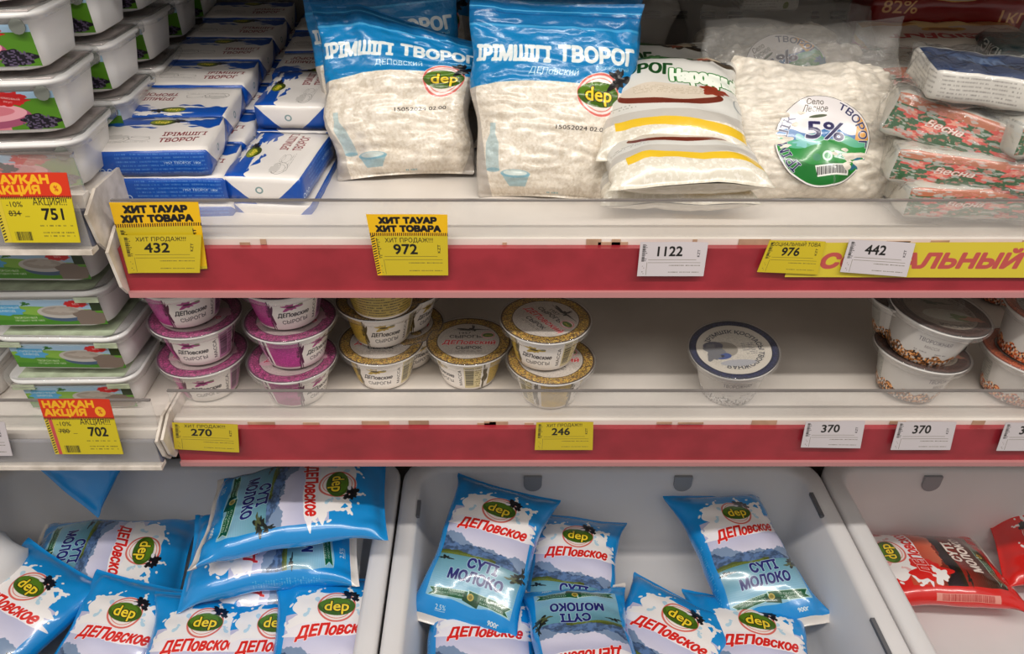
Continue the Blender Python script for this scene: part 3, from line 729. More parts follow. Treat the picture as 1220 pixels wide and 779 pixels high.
# ---------------------------------------------------- tubs
def tub_label_art(kind):
    a = Art(300, 110, (.6, .72, .82))
    if kind == 'berry':
        a.put(a.yy < 62 + (a.xx - 150) * .02, (.42, .6, .18)); a.put(a.yy < 20, (.82, .5, .55))
        a.put((a.xx > 190) & (a.yy < 90), (.3, .5, .1)); a.ell(60, 70, 60, 36, (.75, .82, .9))
        a.ell(150, 42, 92, 38, (.62, .3, .42)); a.ell(150, 52, 84, 28, (.88, .62, .66)); a.ell(150, 56, 60, 16, (.8, .45, .5))
        a.blob(150, 62, 19, 17, (.08, .06, .12), 3, .2); a.blob(120, 60, 16, 12, (.7, .2, .22), 4, .2); a.ell(80, 30, 14, 12, (.3, .36, .5))
        a.blob(254, 22, 38, 22, (.07, .05, .1), 8, .15); a.speck(((a.xx - 254) / 38) ** 2 + ((a.yy - 22) / 22) ** 2 < 1, (.35, .3, .4), 2, 4, .6)
        a.blob(205, 90, 40, 20, (.75, .1, .12), 5, .08, k=(9, 14, 20)); a.text('кремовый', 205, 90, 7, WHITE, .02, anchor='c', rot=R(-12), fitw=48); a.text('вкус', 203, 80, 6, WHITE, .02, anchor='c', rot=R(-12))
        a.ell(20, 60, 12, 9, (.3, .3, .45))
    else:
        a.put(a.yy < 74 + 8 * np.sin(a.xx / 60), (.5, .68, .25)); a.put(a.yy < 50 + 9 * np.sin(a.xx / 40 + 1), (.32, .56, .14)); a.put(a.yy < 22, (.25, .5, .1))
        a.rect(18, 46, 88, 88, (.3, .6, .78)); a.blob(50, 66, 42, 22, (.3, .62, .8), 3, .12)
        a.text('СЛИВОЧНЫЙ', 50, 72, 9, WHITE, .04, anchor='c', fitw=70); a.text('ЗАВОД', 50, 58, 9, WHITE, .04, anchor='c', fitw=44)
        a.text('ТВОРОЖНЫЙ', 60, 28, 8, WHITE, .02, fitw=60); a.text('ПРОДУКТ МЯГКИЙ', 60, 16, 7, WHITE, .02, fitw=76)
        a.ell(198, 40, 60, 26, (.25, .34, .45)); a.ell(192, 56, 64, 28, (.72, .7, .68)); a.ell(190, 60, 50, 19, (.62, .58, .54)); a.blob(192, 64, 30, 12, (.68, .64, .6), 5, .2)
        a.blob(262, 30, 44, 34, (.48, .42, .38), 4, .1); a.put((a.xx > 272) & (a.yy > 60), (.12, .2, .08))
        a.blob(236, 90, 30, 15, (.78, .1, .12), 5, .06, k=(9, 14, 20)); a.text('50%', 236, 86, 8, WHITE, .03, anchor='c')
        a.blob(105, 92, 10, 7, (.15, .4, .1), 7, .3); a.blob(28, 98, 9, 6, (.15, .4, .1), 8, .3)
    return a.image('tub_label_' + kind)
M['tub'] = mat('milky_tub_plastic', (.76, .74, .73), .35, sss=.12, coat=.15)
M['tub_lid'] = film('clear_tub_lid', .07, (.75, .78, .76), .1, bump=.1)
M['label_berry'] = imat('berry_label', tub_label_art('berry'), .3, .3)
M['label_green'] = imat('green_label', tub_label_art('green'), .3, .3)
M['green_band'] = mat('green_lid_print', (.52, .6, .42), .4, var=.3, vscale=60)
M['cream'] = mat('cream_filling', (.78, .75, .7), .5)
M['grip'] = mat('dark_corner_gap', (.14, .15, .13), .6)
def rrect_loop(wx, wy, r, z, n=6): return [(x, y, z) for x, y in rrect(-wx / 2, wx / 2, -wy / 2, wy / 2, r, n)]
def loft(name, loops, m, cap0=True, cap1=True):
    n = len(loops[0]); v = [p for l_ in loops for p in l_]; f = []
    for j in range(len(loops) - 1):
        for i in range(n): f.append((j * n + i, j * n + (i + 1) % n, (j + 1) * n + (i + 1) % n, (j + 1) * n + i))
    if cap0: f.append(tuple(range(n))[::-1])
    if cap1: f.append(tuple((len(loops) - 1) * n + i for i in range(n)))
    me = mesh(name, v, f, m); return me
TW, TD, TH = .138, .104, .0485
def build_tub(kind):
    g = empty('spread_tub')
    lp = [rrect_loop(TW - .02, TD - .02, .018, 0), rrect_loop(TW - .014, TD - .014, .02, .002), rrect_loop(TW - .009, TD - .009, .02, .02), rrect_loop(TW - .004, TD - .004, .02, TH - .008),
          rrect_loop(TW + .002, TD + .002, .021, TH - .0075), rrect_loop(TW + .003, TD + .003, .021, TH - .004)]
    obj('tub_body', loft('tub_body', lp, M['tub']), g)
    # front label follows the sloping front face
    V, UV, F = [], [], []
    for j in range(5):
        t = j / 4; z = .004 + t * (TH - .016); yy = -(TD - .0145 + (z / TH) * .012) / 2 - .0012
        for i in range(9):
            s = i / 8; x = -.054 + s * .116; V.append((x, yy, z)); UV.append((s, t))
    for j in range(4):
        for i in range(8): F.append((j * 9 + i, j * 9 + i + 1, (j + 1) * 9 + i + 1, (j + 1) * 9 + i))
    obj('label', mesh('label', V, F, M['label_' + kind], UV), g)
    h = TH
    ll = [rrect_loop(TW + .004, TD + .004, .021, h - .009), rrect_loop(TW + .012, TD + .012, .024, h - .0085), rrect_loop(TW + .013, TD + .013, .024, h - .001), rrect_loop(TW + .011, TD + .011, .024, h + .0012),
          rrect_loop(TW + .005, TD + .005, .022, h + .0012), rrect_loop(TW + .002, TD + .002, .02, h - .0015), rrect_loop(TW - .02, TD - .02, .016, h - .0012), rrect_loop(.01, .008, .003, h - .0012)]
    lid = obj('lid', loft('lid', ll, M['tub_lid'], False, True), g)
    if kind == 'green':
        lq = [rrect_loop(TW + .0015, TD + .0015, .02, h - .0075), rrect_loop(TW + .002, TD + .002, .02, h - .003)]
        for sx in (-1, 1):
            bm = bmesh.new(); bx(bm, sx * (TW / 2 - .018) - .012, sx * (TW / 2 - .018) + .012, -TD / 2 - .0006, -TD / 2 + .0006, h - .015, h - .009)
            obj('corner_tab', bm_mesh('corner_tab', bm, M['green_band']), g)
        bm = bmesh.new(); bx(bm, -TW / 2 + .012, TW / 2 - .012, -TD / 2 + .006, TD / 2 - .006, h - .0035, h - .0025)
        obj('lid_print', bm_mesh('lid_print', bm, M['green_band']), g)
    else:
        for sx in (-1, 1):
            bm = bmesh.new(); bmesh.ops.create_cone(bm, cap_ends=True, segments=14, radius1=.006, radius2=.006, depth=.0012, matrix=Matrix.Translation((sx * (TW / 2 - .014), -TD / 2 - .0012, h - .013)) @ Matrix.Rotation(R(90), 4, 'X'))
            obj('corner_tab', bm_mesh('corner_tab', bm, M['grip']), g)
        bm = bmesh.new(); bx(bm, -TW / 2 + .006, TW / 2 - .006, -TD / 2 + .006, TD / 2 - .006, h - .0035, h - .0025)
        obj('lid_foil', bm_mesh('lid_foil', bm, M['lid_foil_berry']), g)
    return g
def foil_art():
    a = Art(220, 160, (.62, .5, .5)); a.ell(110, 80, 70, 50, (.7, .5, .55)); a.blob(70, 60, 30, 20, (.5, .3, .3), 3); a.blob(150, 90, 40, 26, (.72, .7, .66), 4); a.put(a.yy > 130, (.4, .5, .3))
    return a.image('foil_art')
M['lid_foil_berry'] = mat('pinkish_lid_foil', (.6, .52, .5), .3, .1, var=.4, vscale=60)
def copy_tree(o, parent=None):
    c = o.copy(); COL.objects.link(c)
    if parent is not None: c.parent = parent
    for ch in list(o.children): copy_tree(ch, c)
    return c
protos = {'berry': build_tub('berry'), 'green': build_tub('green')}; used = set()
def tub(kind, x, y, z, rz, label, group):
    g = protos[kind] if kind not in used else copy_tree(protos[kind]); used.add(kind)
    g.location = (x, y, z); g.rotation_euler = (0, 0, R(rz)); tag(g, label, 'tub', group); return g
P_ = .0525
rows = ['front', 'second', 'third', 'fourth', 'rearmost']; lev = ['lowest', 'second from the bottom', 'third from the bottom', 'fourth from the bottom', 'topmost']
rnd = random.Random(5)
for r_ in range(5):
    for k in range(4 if r_ == 0 else 5):
        tub('berry', -.429 - .008 * r_ + rnd.uniform(-.002, .002), .672 + .118 * r_ + (-.004 * k if r_ == 0 else 0), -.264 + P_ * k, 5 + rnd.uniform(-2, 2),
            '%swhite tub, %s in the %s upper left stack' % ('berry label ' if r_ == 0 else '', lev[k], rows[r_]), 'berry label tubs on the upper left shelf')
dxs = [-.024, -.02, -.027, -.026]; P_ = .0545
for k in range(4):
    tub('green', -.432 + dxs[k], .703, ZB + .0035 + P_ * k, [1, -1, 1, -1][k], 'green label tub, %s of the stack above the 702 tag' % ['lowest', 'second lowest', 'third', 'uppermost'][k], 'green label tubs on the lower left shelf')
for k in range(2):
    tub('green', -.622, .715, ZB + .0035 + P_ * k, 3, 'green lidded tub, %s, at the far left edge beside the stack of four' % ['lower', 'upper'][k], 'green label tubs on the lower left shelf')
for k in range(3):
    tub('green', -.455, .825, ZB + .0035 + P_ * k, 0, 'green label tub, %s, standing behind the stack of four' % ['lowest', 'middle one', 'top one'][k], 'green label tubs on the lower left shelf')

# ---------------------------------------------------- foil wrapped curd bricks
def brick_art():
    BL = (.06, .3, .66)
    a = Art(512, 580, WHITE)
    wt = (.9, .88, .86)
    a.rect(0, 0, 512, 326, wt)
    a.put((a.yy < 326) & (a.yy > 222 + 14 * np.sin(a.xx / 40) + 8 * np.sin(a.xx / 13)), BL)
    a.blob(270, 240, 120, 22, wt, 5, .2, 160, spike=.4); a.blob(380, 300, 70, 18, wt, 7, .3, 120, spike=.5)
    a.blob(240, 306, 60, 14, wt, 9, .3, spike=.5)
    a.ell(250, 268, 60, 30, (.25, .3, .08)); a.ell(240, 272, 48, 20, (.5, .55, .12)); a.text('dep', 212, 262, 22, (.95, .85, .3), .03, fitw=64); a.blob(320, 280, 26, 16, BLK, 3, .3)
    for (x, r1, r2) in ((92, 60, 30), (196, 46, 18), (92, 40, 20)):
        a.ell(x, 110, r1, r2, (.5, .48, .46), r0=.95); a.ell(x, 126, r1 * .9, r2 * .5, (.62, .6, .58), r0=.9)
    a.blob(95, 132, 44, 18, (.8, .78, .76), 4, .15); a.fuzz(60, 76, 250, 92, (.6, .58, .56), 2, 5)
    a.text('ІРІМШІГІ', 286, 132, 34, (.5, .1, .14), .03, fitw=190); a.text('ТВОРОГ', 284, 76, 34, (.5, .1, .14), .03, fitw=170)
    a.fuzz(290, 108, 460, 120, (.4, .35, .35), 1, 5)
    a.rect(0, 330, 512, 448, BL)
    a.fuzz(120, 338, 500, 440, (.55, .68, .86), 6, 8, .8, .55); a.text('1957 ТВОРОГ 180г', 320, 385, 10, (.85, .9, .95), .03, fitw=160)
    for i, x in enumerate((16, 44, 76)): a.ell(x + 8, 356, 12, 13, (.8, .86, .92), r0=.7)
    a.rect(0, 450, 326, 568, wt); a.poly([(0, 568), (0, 450), (112, 450)], BL); a.poly([(326, 568), (326, 450), (206, 450)], BL)
    a.ell(150, 505, 16, 16, (.5, .6, .6), r0=.6)
    a.rect(330, 450, 512, 568, BL); a.fuzz(340, 458, 500, 560, (.55, .68, .86), 7, 9, .7, .5)
    return a.image('brick_print')
def grid_box(name, W, D, H, m, rects, seed=0, dent=.0012, n=(12, 8, 4), rad=.0028):
    """rounded box with dents; rects maps face -> (u0,v0,u1,v1)"""
    V, UV, F = [], [], []
    def face(o, du, dv, nu, nv, rc):
        k = len(V)
        for j in range(nv + 1):
            for i in range(nu + 1):
                p = Vector(o) + Vector(du) * (i / nu) + Vector(dv) * (j / nv)
                q = Vector((max(-W / 2 + rad, min(W / 2 - rad, p.x)), max(-D / 2 + rad, min(D / 2 - rad, p.y)), max(-H / 2 + rad, min(H / 2 - rad, p.z))))
                d = p - q; p2 = q + d.normalized() * rad if d.length > 1e-9 else p
                nn = d.normalized() if d.length > 1e-9 else Vector()
                p2 = p2 + nn * (noise.noise(p * 55 + Vector((seed * 3.1, seed, 0))) * dent - (0 if abs(p.z) < H / 2 - .001 else 0))
                p2 = p2 + Vector((noise.noise(p * 25 + Vector((seed, 5, 0))), noise.noise(p * 25 + Vector((seed, 9, 0))), 0)) * dent * .8
                V.append(p2); UV.append((rc[0] + (rc[2] - rc[0]) * i / nu, rc[1] + (rc[3] - rc[1]) * j / nv))
        for j in range(nv):
            for i in range(nu): F.append((k + j * (nu + 1) + i, k + j * (nu + 1) + i + 1, k + (j + 1) * (nu + 1) + i + 1, k + (j + 1) * (nu + 1) + i))
    a, b, c = W / 2, D / 2, H / 2; nx, ny, nz = n
    face((-a, -b, c), (W, 0, 0), (0, D, 0), nx, ny, rects['top'])
    face((-a, b, -c), (W, 0, 0), (0, -D, 0), nx, ny, rects.get('bottom', rects['top']))
    face((-a, -b, -c), (W, 0, 0), (0, 0, H), nx, nz, rects['front'])
    face((a, b, -c), (-W, 0, 0), (0, 0, H), nx, nz, rects.get('back', rects['front']))
    face((a, -b, -c), (0, D, 0), (0, 0, H), ny, nz, rects['right'])
    face((-a, b, -c), (0, -D, 0), (0, 0, H), ny, nz, rects.get('left', rects['right']))
    me = mesh(name, V, F, m, UV)
    bm = bmesh.new(); bm.from_mesh(me); bmesh.ops.remove_doubles(bm, verts=bm.verts, dist=1e-5)
    bm.to_mesh(me); bm.free(); return me
def rc(x0, y0, x1, y1, W, H): return (x0 / W, y0 / H, x1 / W, y1 / H)
BR = dict(top=rc(0, 0, 512, 326, 512, 580), front=rc(0, 330, 512, 448, 512, 580), right=rc(330, 450, 512, 568, 512, 580), left=rc(330, 450, 512, 568, 512, 580), bottom=rc(0, 450, 10, 460, 512, 580))
BRE = dict(BR); BRE['left'] = BRE['right'] = rc(0, 450, 326, 568, 512, 580)
M['brick'] = imat('printed_brick_foil', brick_art(), .32, .25, .35, 45)
BW, BD, BH = .113, .08, .027
bm_a = [grid_box('curd_brick', BW, BD, BH, M['brick'], BRE, s) for s in (1, 2, 3)]
def brick(x, y, z, yaw, label, pitch=0, roll=0, i=0):
    o = obj('curd_brick', bm_a[i % 3], None, (x, y, z), rotm(yaw, pitch, roll).to_euler())
    return tag(o, label, 'curd pack', 'blue and white curd packs')
c0 = pix(167, 176, Y=.682)       # middle of the top front edge of the first pack
bz = c0.z - BH / 2
x0_ = c0.x; y0_ = .686 + BD / 2
brick(x0_ + .0, y0_, bz, 3, 'blue and white curd pack at the front left, topmost, text readable upright', 5.2, i=0)
brick(x0_ + .012, y0_ + .002, bz - BH - .001, 1, 'curd pack directly beneath the front left topmost one', 5, i=1)
brick(x0_ + .016, y0_ + .004, bz - 2 * BH - .004, -1, 'lowest curd pack of the front left stack, seen through the clear guard', 5, i=2)
names = ['second', 'third', 'fourth', 'fifth', 'sixth']
for k in range(1, 6):
    zz = bz + .1 * k * BD + .001 * (k > 1)
    yaw = [0, 180, 0, 1, -2, 1][k]; pk = -5.2 if yaw == 180 else 5.2
    brick(x0_ - .004 * k + [0, 0, .004, .006, .01, .01][k], y0_ + (BD + .001) * k, zz, yaw, 'blue and white curd pack, %s from the front on top of the left row' % names[k - 1], pk, i=k)
    for q in (1, 2):
        brick(x0_ + .012 - .001 * k, y0_ + (BD + .001) * k + .002, zz - q * (BH + .001), 0, 'curd pack buried under the %s one of the left row, %s layer' % (names[k - 1], ['', 'middle', 'bottom'][q]), 5, i=k + q)
# right row: packs turned endwise
c1 = pix(318, 207, Y=.70)
rz_ = c1.z - BH / 2
def rb(px, py, Y, label, yaw=90, dz=0, i=0, roll=0, pitch=0):
    c = pix(px, py, Y=Y); brick(c.x, Y + BW / 2 * .5, c.z - BH / 2 + dz, yaw, label, pitch, roll, i)
c = pix(312, 206, Y=.69)
xr = c.x + .003; zr_ = c.z - BH / 2
brick(xr, .69 + BW / 2, zr_, 84, 'curd pack turned endwise at the front of the right row, white end facing out', 0, -4, i=1)
brick(xr + .004, .69 + BW / 2 + .004, zr_ - BH - .003, 86, 'curd pack under the endwise front one of the right row', 0, -4, i=0)
brick(xr + .003, .69 + BW * 1.5 + .006, zr_ + .007 + BH, 88, 'upper curd pack behind the endwise front one, white and blue end facing out', 0, -4, i=2)
brick(xr + .001, .69 + BW * 1.5 + .008, zr_ + .005, 88, 'curd pack below the upper one in the second place of the right row', 0, -4, i=1)
for k in range(3):
    brick(xr + .012 - .004 * k, .69 + BW * 2.1 + .03 + k * .085, zr_ + .038 + k * .008, 180 if k == 0 else 2, 'curd pack lying deep in the right row, %s behind the upper white ended one' % ['first', 'second', 'third'][k], -5 if k == 0 else 5, i=k)
    brick(xr + .012 - .004 * k, .69 + BW * 2.1 + .03 + k * .085, zr_ + .010 + k * .008, 0, 'lower curd pack deep in the right row, %s behind the white ended one' % ['first', 'second', 'third'][k], 5, i=k + 1)

# ---------------------------------------------------- zip bags of loose curd
def bag_art():
    a = Art(420, 450, (.88, .84, .78))
    f1 = field(a, 14, 12, 5); f2 = field(a, 5, 5, 9)
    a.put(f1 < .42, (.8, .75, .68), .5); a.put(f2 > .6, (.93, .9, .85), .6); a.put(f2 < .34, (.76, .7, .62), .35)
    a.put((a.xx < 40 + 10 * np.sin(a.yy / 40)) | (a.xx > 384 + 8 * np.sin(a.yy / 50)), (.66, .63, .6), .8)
    m = (a.yy > 246 + 16 * np.cos((a.xx - 210) / 110.)); BLU = (.05, .47, .7)
    a.put(m, BLU); a.put(a.yy > 385, (.05, .4, .62)); a.put((a.yy > 381) & (a.yy < 387), (.25, .6, .8)); a.put((a.yy > 414) & (a.yy < 418), (.02, .33, .55)); a.put((a.yy > 424) & (a.yy < 427), (.3, .62, .8))
    a.text('ІРІМШІГІ', 26, 304, 33, (.86, .88, .88), .07, fitw=170); a.text('ТВОРОГ', 214, 308, 33, (.86, .88, .88), .07, fitw=176)
    a.text('ДЕПовский', 210, 277, 15, (.8, .87, .9), .015, anchor='c', fitw=110); a.text('рассыпчатый', 380, 294, 8, (.7, .8, .85), 0, anchor='r', fitw=80)
    logo(a, 318, 238, 50, 0, False); a.blob(362, 274, 22, 19, BLK, 4, .35, spike=.3)
    a.text('15052024 02:00', 210, 158, 9, (.12, .1, .1), .012, fitw=126)
    b = (.45, .66, .74)
    a.poly([(50, 60), (86, 60), (84, 122), (74, 142), (74, 166), (60, 166), (60, 142), (50, 122)], b, .4); a.ell(68, 62, 18, 5, b, op=.6)
    a.poly([(88, 54), (104, 24), (150, 24), (166, 54)], b, .6); a.ell(127, 54, 40, 10, b, op=.7); a.ell(127, 56, 32, 7, (.8, .84, .82)); a.fuzz(205, 8, 250, 16, (.2, .5, .6), 1, 2)
    return a.image('curd_bag_print')
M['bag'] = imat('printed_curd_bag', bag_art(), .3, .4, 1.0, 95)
def curd_bag(base, W, L, T, yaw, lean, roll, label, seed, **kw):
    """base: middle of the lower edge; the bag stands leaning back"""
    kw.setdefault('lump', .006); kw.setdefault('vpow', 2.6); kw.setdefault('lumps', 48)
    me = pouch_mesh('curd_bag', W, L, T, M['bag'], seed, seam=.04, shrink=.07, fat=.42, flat=.8, **kw)
    me.transform(Matrix.Translation((0, L / 2, 0)))
    o = obj('curd_bag', me, None, base, (Matrix.Rotation(R(yaw), 3, 'Z') @ Matrix.Rotation(R(90 - lean), 3, 'X') @ Matrix.Rotation(R(roll), 3, 'Z')).to_euler())
    return tag(o, label, 'curd bag', 'clear and blue zip bags of curd')
def taper(k, droop=0, lean=0):
    def f(q, u, v):
        t = min(1, max(0, (v + 1) / 1.2)); q.x *= k + (1 - k) * t ** .7
        if droop and v > 0: q.y -= droop * v * max(0, u - .3) * 1.3; q.z -= droop * .35 * v * v * u
        return q
    return f
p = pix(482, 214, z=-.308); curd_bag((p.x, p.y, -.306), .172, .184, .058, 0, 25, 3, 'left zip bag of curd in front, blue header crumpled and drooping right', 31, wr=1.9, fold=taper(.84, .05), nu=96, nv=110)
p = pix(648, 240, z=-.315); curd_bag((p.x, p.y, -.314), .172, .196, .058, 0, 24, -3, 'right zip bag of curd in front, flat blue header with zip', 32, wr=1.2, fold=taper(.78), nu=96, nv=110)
curd_bag((-.105, .85, -.298), .17, .172, .05, 3, 10, 5, 'zip bag of curd standing behind the left front one, only blue header visible', 33)
curd_bag((.07, .83, -.300), .18, .18, .05, 0, 14, -2, 'zip bag of curd standing behind the right front one, blue header above it', 34)
curd_bag((.07, .91, -.29), .17, .20, .05, 0, 12, 2, 'rearmost zip bag of curd, strip of dark blue header at the top', 35)
curd_bag((-.10, .93, -.288), .17, .20, .05, 0, 12, 2, 'rearmost left zip bag of curd against the top edge', 36)

# ---------------------------------------------------- vacuum packs with slice label
def slice_art():
    a = Art(420, 420, (.86, .83, .77))
    f1 = field(a, 16, 12, 7); f2 = field(a, 6, 6, 2); a.put(f1 < .42, (.8, .77, .7), .5); a.put(f2 > .6, (.93, .91, .87), .7)
    a.put(a.yy > 128, (.82, .81, .79)); a.put((a.yy > 96) & (a.yy < 128), (.74, .72, .69))
    a.put((a.yy > 66 + 12 * np.sin(a.xx / 90)) & (a.yy < 94 + 10 * np.sin(a.xx / 90)) & (a.xx > 60), (.88, .72, .16))
    g = (.08, .3, .1)
    a.put((a.yy > 345) & (a.yy < 386) & (a.xx > 30) & (a.xx < 270), g); a.fuzz(40, 350, 260, 382, (.6, .7, .5), 3, 1)
    a.blob(310, 358, 66, 26, (.25, .2, .14), 5, .35); a.blob(315, 364, 38, 14, (.78, .72, .62), 6, .3); a.blob(290, 350, 16, 10, (.6, .3, .2), 8, .3); a.blob(352, 354, 14, 9, BLK, 9, .3)
    a.text('ТВОРОГ', 30, 262, 48, (.07, .26, .1), .05, fitw=180); a.text('Народный', 205, 236, 50, (.93, .95, .9), .08, fitw=190, out=(.12, .42, .14), ow=.05)
    a.ell(200, 180, 130, 34, (.42, .16, .1)); a.ell(196, 194, 122, 29, (.82, .77, .7)); a.fuzz(110, 186, 290, 214, (.66, .6, .5), 5, 8); a.blob(310, 208, 34, 20, (.55, .2, .12), 4, .15)
    a.ell(382, 176, 24, 26, (.6, .62, .62), r0=.8); a.fuzz(20, 140, 120, 156, (.5, .5, .45), 2, 8)
    return a.image('slice_pack_print')
M['slice'] = imat('printed_vacuum_film', slice_art(), .28, .6, .8, 40)
def vac(px, py, z, yaw, pitch, label, seed, W=.155, L=.15, T=.045, **kw):
    kw.setdefault('lump', .004)
    me = pouch_mesh('vacuum_pack', W, L, T, M['slice'], seed, seam=.05, shrink=.08, vpow=4, **kw)
    return tag(obj('vacuum_pack', me, None, pix(px, py, z=z), rotm(yaw, pitch, 0).to_euler()), label, 'curd pack', 'white vacuum packs of curd')
vac(798, 132, -.232, -4, 26, 'vacuum pack with a bread slice picture on top of the stack of three', 41, W=.15, L=.145, T=.058)
vac(806, 188, -.264, 3, 8, 'vacuum pack of curd in the middle of the stack of three', 42, W=.156, L=.12, T=.05)
vac(800, 214, -.292, -2, 3, 'vacuum pack of curd at the bottom of the stack of three', 43, W=.155, L=.112, T=.045)
vac(775, 105, -.245, 2, 30, 'pale vacuum pack standing behind the bread slice pack', 44, W=.16, L=.14)

# ---------------------------------------------------- big clear bags of curd with round stickers
M['curd'] = mat('loose_curd', (.84, .77, .67), .5, bump=1.0, bscale=110, var=.22, vscale=130, sss=.1, coat=.3)
M['wrap'] = film('wrinkled_clear_film', .08, (.85, .83, .8), .07, bump=1.0, bscale=70)
M['wrap_b'] = film('clear_butter_film', .05, (.7, .7, .7), .1, bump=1.0, bscale=60)
M['wrap_thick'] = film('milky_clear_film', .3, (.62, .58, .54), .13, bump=1.0, bscale=35)
def round_art():
    a = Art(360, 360, (.9, .88, .88), 0)
    a.ell(180, 180, 178, 178, (.9, .88, .88))
    inside = (a.xx - 180) ** 2 + (a.yy - 180) ** 2 < 172 ** 2
    a.put(inside & (a.yy < 215 + (a.xx - 180) * .12 + 14 * np.sin(a.xx / 26)), (.16, .42, .66)); a.put(inside & (a.xx > 300) & (a.yy > 180) & (a.yy < 290), (.85, .6, .25))
    a.put(inside & (a.yy < 190 + (a.xx - 180) * .1 + 10 * np.sin(a.xx / 20 + 1)), (.35, .68, .55)); a.put(inside & (a.yy < 165 + 16 * np.sin(a.xx / 35 + 2) + (a.xx - 180) * .16), (.1, .52, .2))
    a.put(inside & (a.yy < 90 + 12 * np.sin(a.xx / 30)), (.05, .42, .14)); a.blob(110, 165, 40, 20, (.5, .75, .75), 3, .3); a.blob(330, 120, 26, 26, (.15, .4, .5), 4, .3)
    a.text('Село', 128, 312, 24, (.2, .16, .1), .01, shear=.2, anchor='c', rot=R(8), fitw=70); a.text('Лесное', 132, 284, 26, (.2, .16, .1), .01, shear=.2, anchor='c', rot=R(8), fitw=96); a.ell(146, 268, 34, 6, (.2, .25, .08), R(14))
    a.text('5%', 180, 182, 68, (.14, .12, .32), .03, anchor='c', fitw=150, rot=R(4), out=(.85, .86, .9), ow=.04)
    a.arc('ТВОРОГ', 180, 180, 136, 73, 32, (.14, .12, .32), .02, out=(.88, .88, .9), ow=.04)
    a.arc('ІРІМШІК', 180, 180, 134, 236, 34, (.14, .12, .32), .02, out=(.88, .88, .9), ow=.04)
    a.ell(200, 120, 20, 20, (.8, .88, .84)); a.ell(200, 120, 12, 12, (.3, .6, .4)); a.rect(226, 118, 278, 146, (.75, .85, .8)); a.text('KZ', 240, 124, 14, (.2, .5, .4), .03); a.ell(160, 108, 16, 14, (.2, .5, .35))
    a.poly([(158, 76), (176, 36), (300, 66), (290, 108)], (.9, .9, .88))
    for i in range(26):
        t = i / 26; x = 166 + t * 122; y = 58 + t * 30; a.poly([(x, y + 14), (x + (2.4 if i % 3 else 3.4), y + 14), (x + 6 + (2.4 if i % 3 else 3.4), y - 16), (x + 6, y - 16)], BLK)
    return a.image('round_sticker')
RIMG = round_art()
M['sticker'] = imat('round_sticker', RIMG, .3, .4)
def decal(name, target, centre, normal, up, rad, m, parent, n=40, off=.0012, rings=12):
    """round sticker pressed onto the target mesh"""
    me = target.data; mw = target.matrix_world
    bvh = BVHTree.FromPolygons([mw @ v.co for v in me.vertices], [tuple(p.vertices) for p in me.polygons])
    N = normal.normalized(); U = (up - N * up.dot(N)).normalized(); X = U.cross(N)
    V, UV, F = [], [], []
    for j in range(rings + 1):
        for i in range(n):
            a = 2 * math.pi * i / n; r = rad * j / rings; p = centre + X * (r * math.cos(a)) + U * (r * math.sin(a))
            h = bvh.ray_cast(p + N * .1, -N)[0]; V.append((h if h is not None else p) + N * off); UV.append((.5 + .5 * j / rings * math.cos(a), .5 + .5 * j / rings * math.sin(a)))
    for j in range(rings):
        for i in range(n): F.append((j * n + i, (j + 1) * n + i, (j + 1) * n + (i + 1) % n, j * n + (i + 1) % n))
    # relax the height a little so the sticker is smooth
    for _ in range(3):
        V2 = list(V)
        for j in range(1, rings):
            for i in range(n):
                avg = (V[j * n + (i + 1) % n] + V[j * n + i - 1] + V[(j + 1) * n + i] + V[(j - 1) * n + i]) / 4
                V2[j * n + i] = V[j * n + i] + N * max(0, (avg - V[j * n + i]).dot(N))
        V = V2
    inv = parent.matrix_world.inverted()
    return obj(name, mesh(name, [inv @ p for p in V], F, m, UV), parent)
def big_bag(pos, W, L, T, yaw, lean, label, seed, sticker=None, head=.05):
    g = empty('clear_curd_bag', pos, (Matrix.Rotation(R(yaw), 3, 'Z') @ Matrix.Rotation(R(90 - lean), 3, 'X')).to_euler()); tag(g, label, 'curd bag', 'large clear bags of curd')
    me = pouch_mesh('curd', W, L, T, M['curd'], seed, seam=.0, shrink=.0, vpow=3.2, fat=.15, lump=.009, lumps=60, wr=1.8, nu=110, nv=110, flat=.8, bulge_v=0)
    # round the lump's corners
    for v in me.vertices:
        e = abs(v.co.y / (L / 2)); v.co.x *= (1 - .22 * max(0, e) ** 3)
    me.transform(Matrix.Translation((0, L / 2, 0)))
    c = obj('curd', me, g)
    me = pouch_mesh('film_bag', W * 1.06, L + head, T * 1.06, M['wrap'], seed + 1, seam=.02, shrink=.02, vpow=3, fat=.35, lump=.002, wr=2.4, flat=.85)
    me.transform(Matrix.Translation((0, (L + head) / 2 - .006, .001)))
    fb = obj('film_bag', me, g)
    bpy.context.view_layer.update()
    if sticker:
        p, rad, rot = sticker
        N = g.matrix_world.to_3x3() @ Vector((0, 0, 1)); U = g.matrix_world.to_3x3() @ Vector((math.sin(R(rot)), math.cos(R(rot)), 0))
        decal('round_sticker', fb, g.matrix_world @ Vector((p[0], p[1], 0)), N, U, rad, M['sticker'], g)
    return g
p = pix(967, 243, z=-.315)
big_bag((p.x, .722, -.315), .192, .15, .062, 0, 38, 'big clear bag of curd in front with a round green and blue 5% sticker', 51, ((.0, .052), .046, 8))
p = pix(940, 165, Y=.87)
big_bag((p.x, .865, -.300), .19, .12, .06, -3, 42, 'big clear bag of curd behind the front one, its round sticker half hidden', 53, ((-.015, .075), .045, -30), head=.06)
p = pix(920, 110, Y=.99)
big_bag((p.x, .985, -.288), .20, .105, .06, 4, 46, 'third clear bag of curd at the back with crinkled film top', 55, None, head=.07)
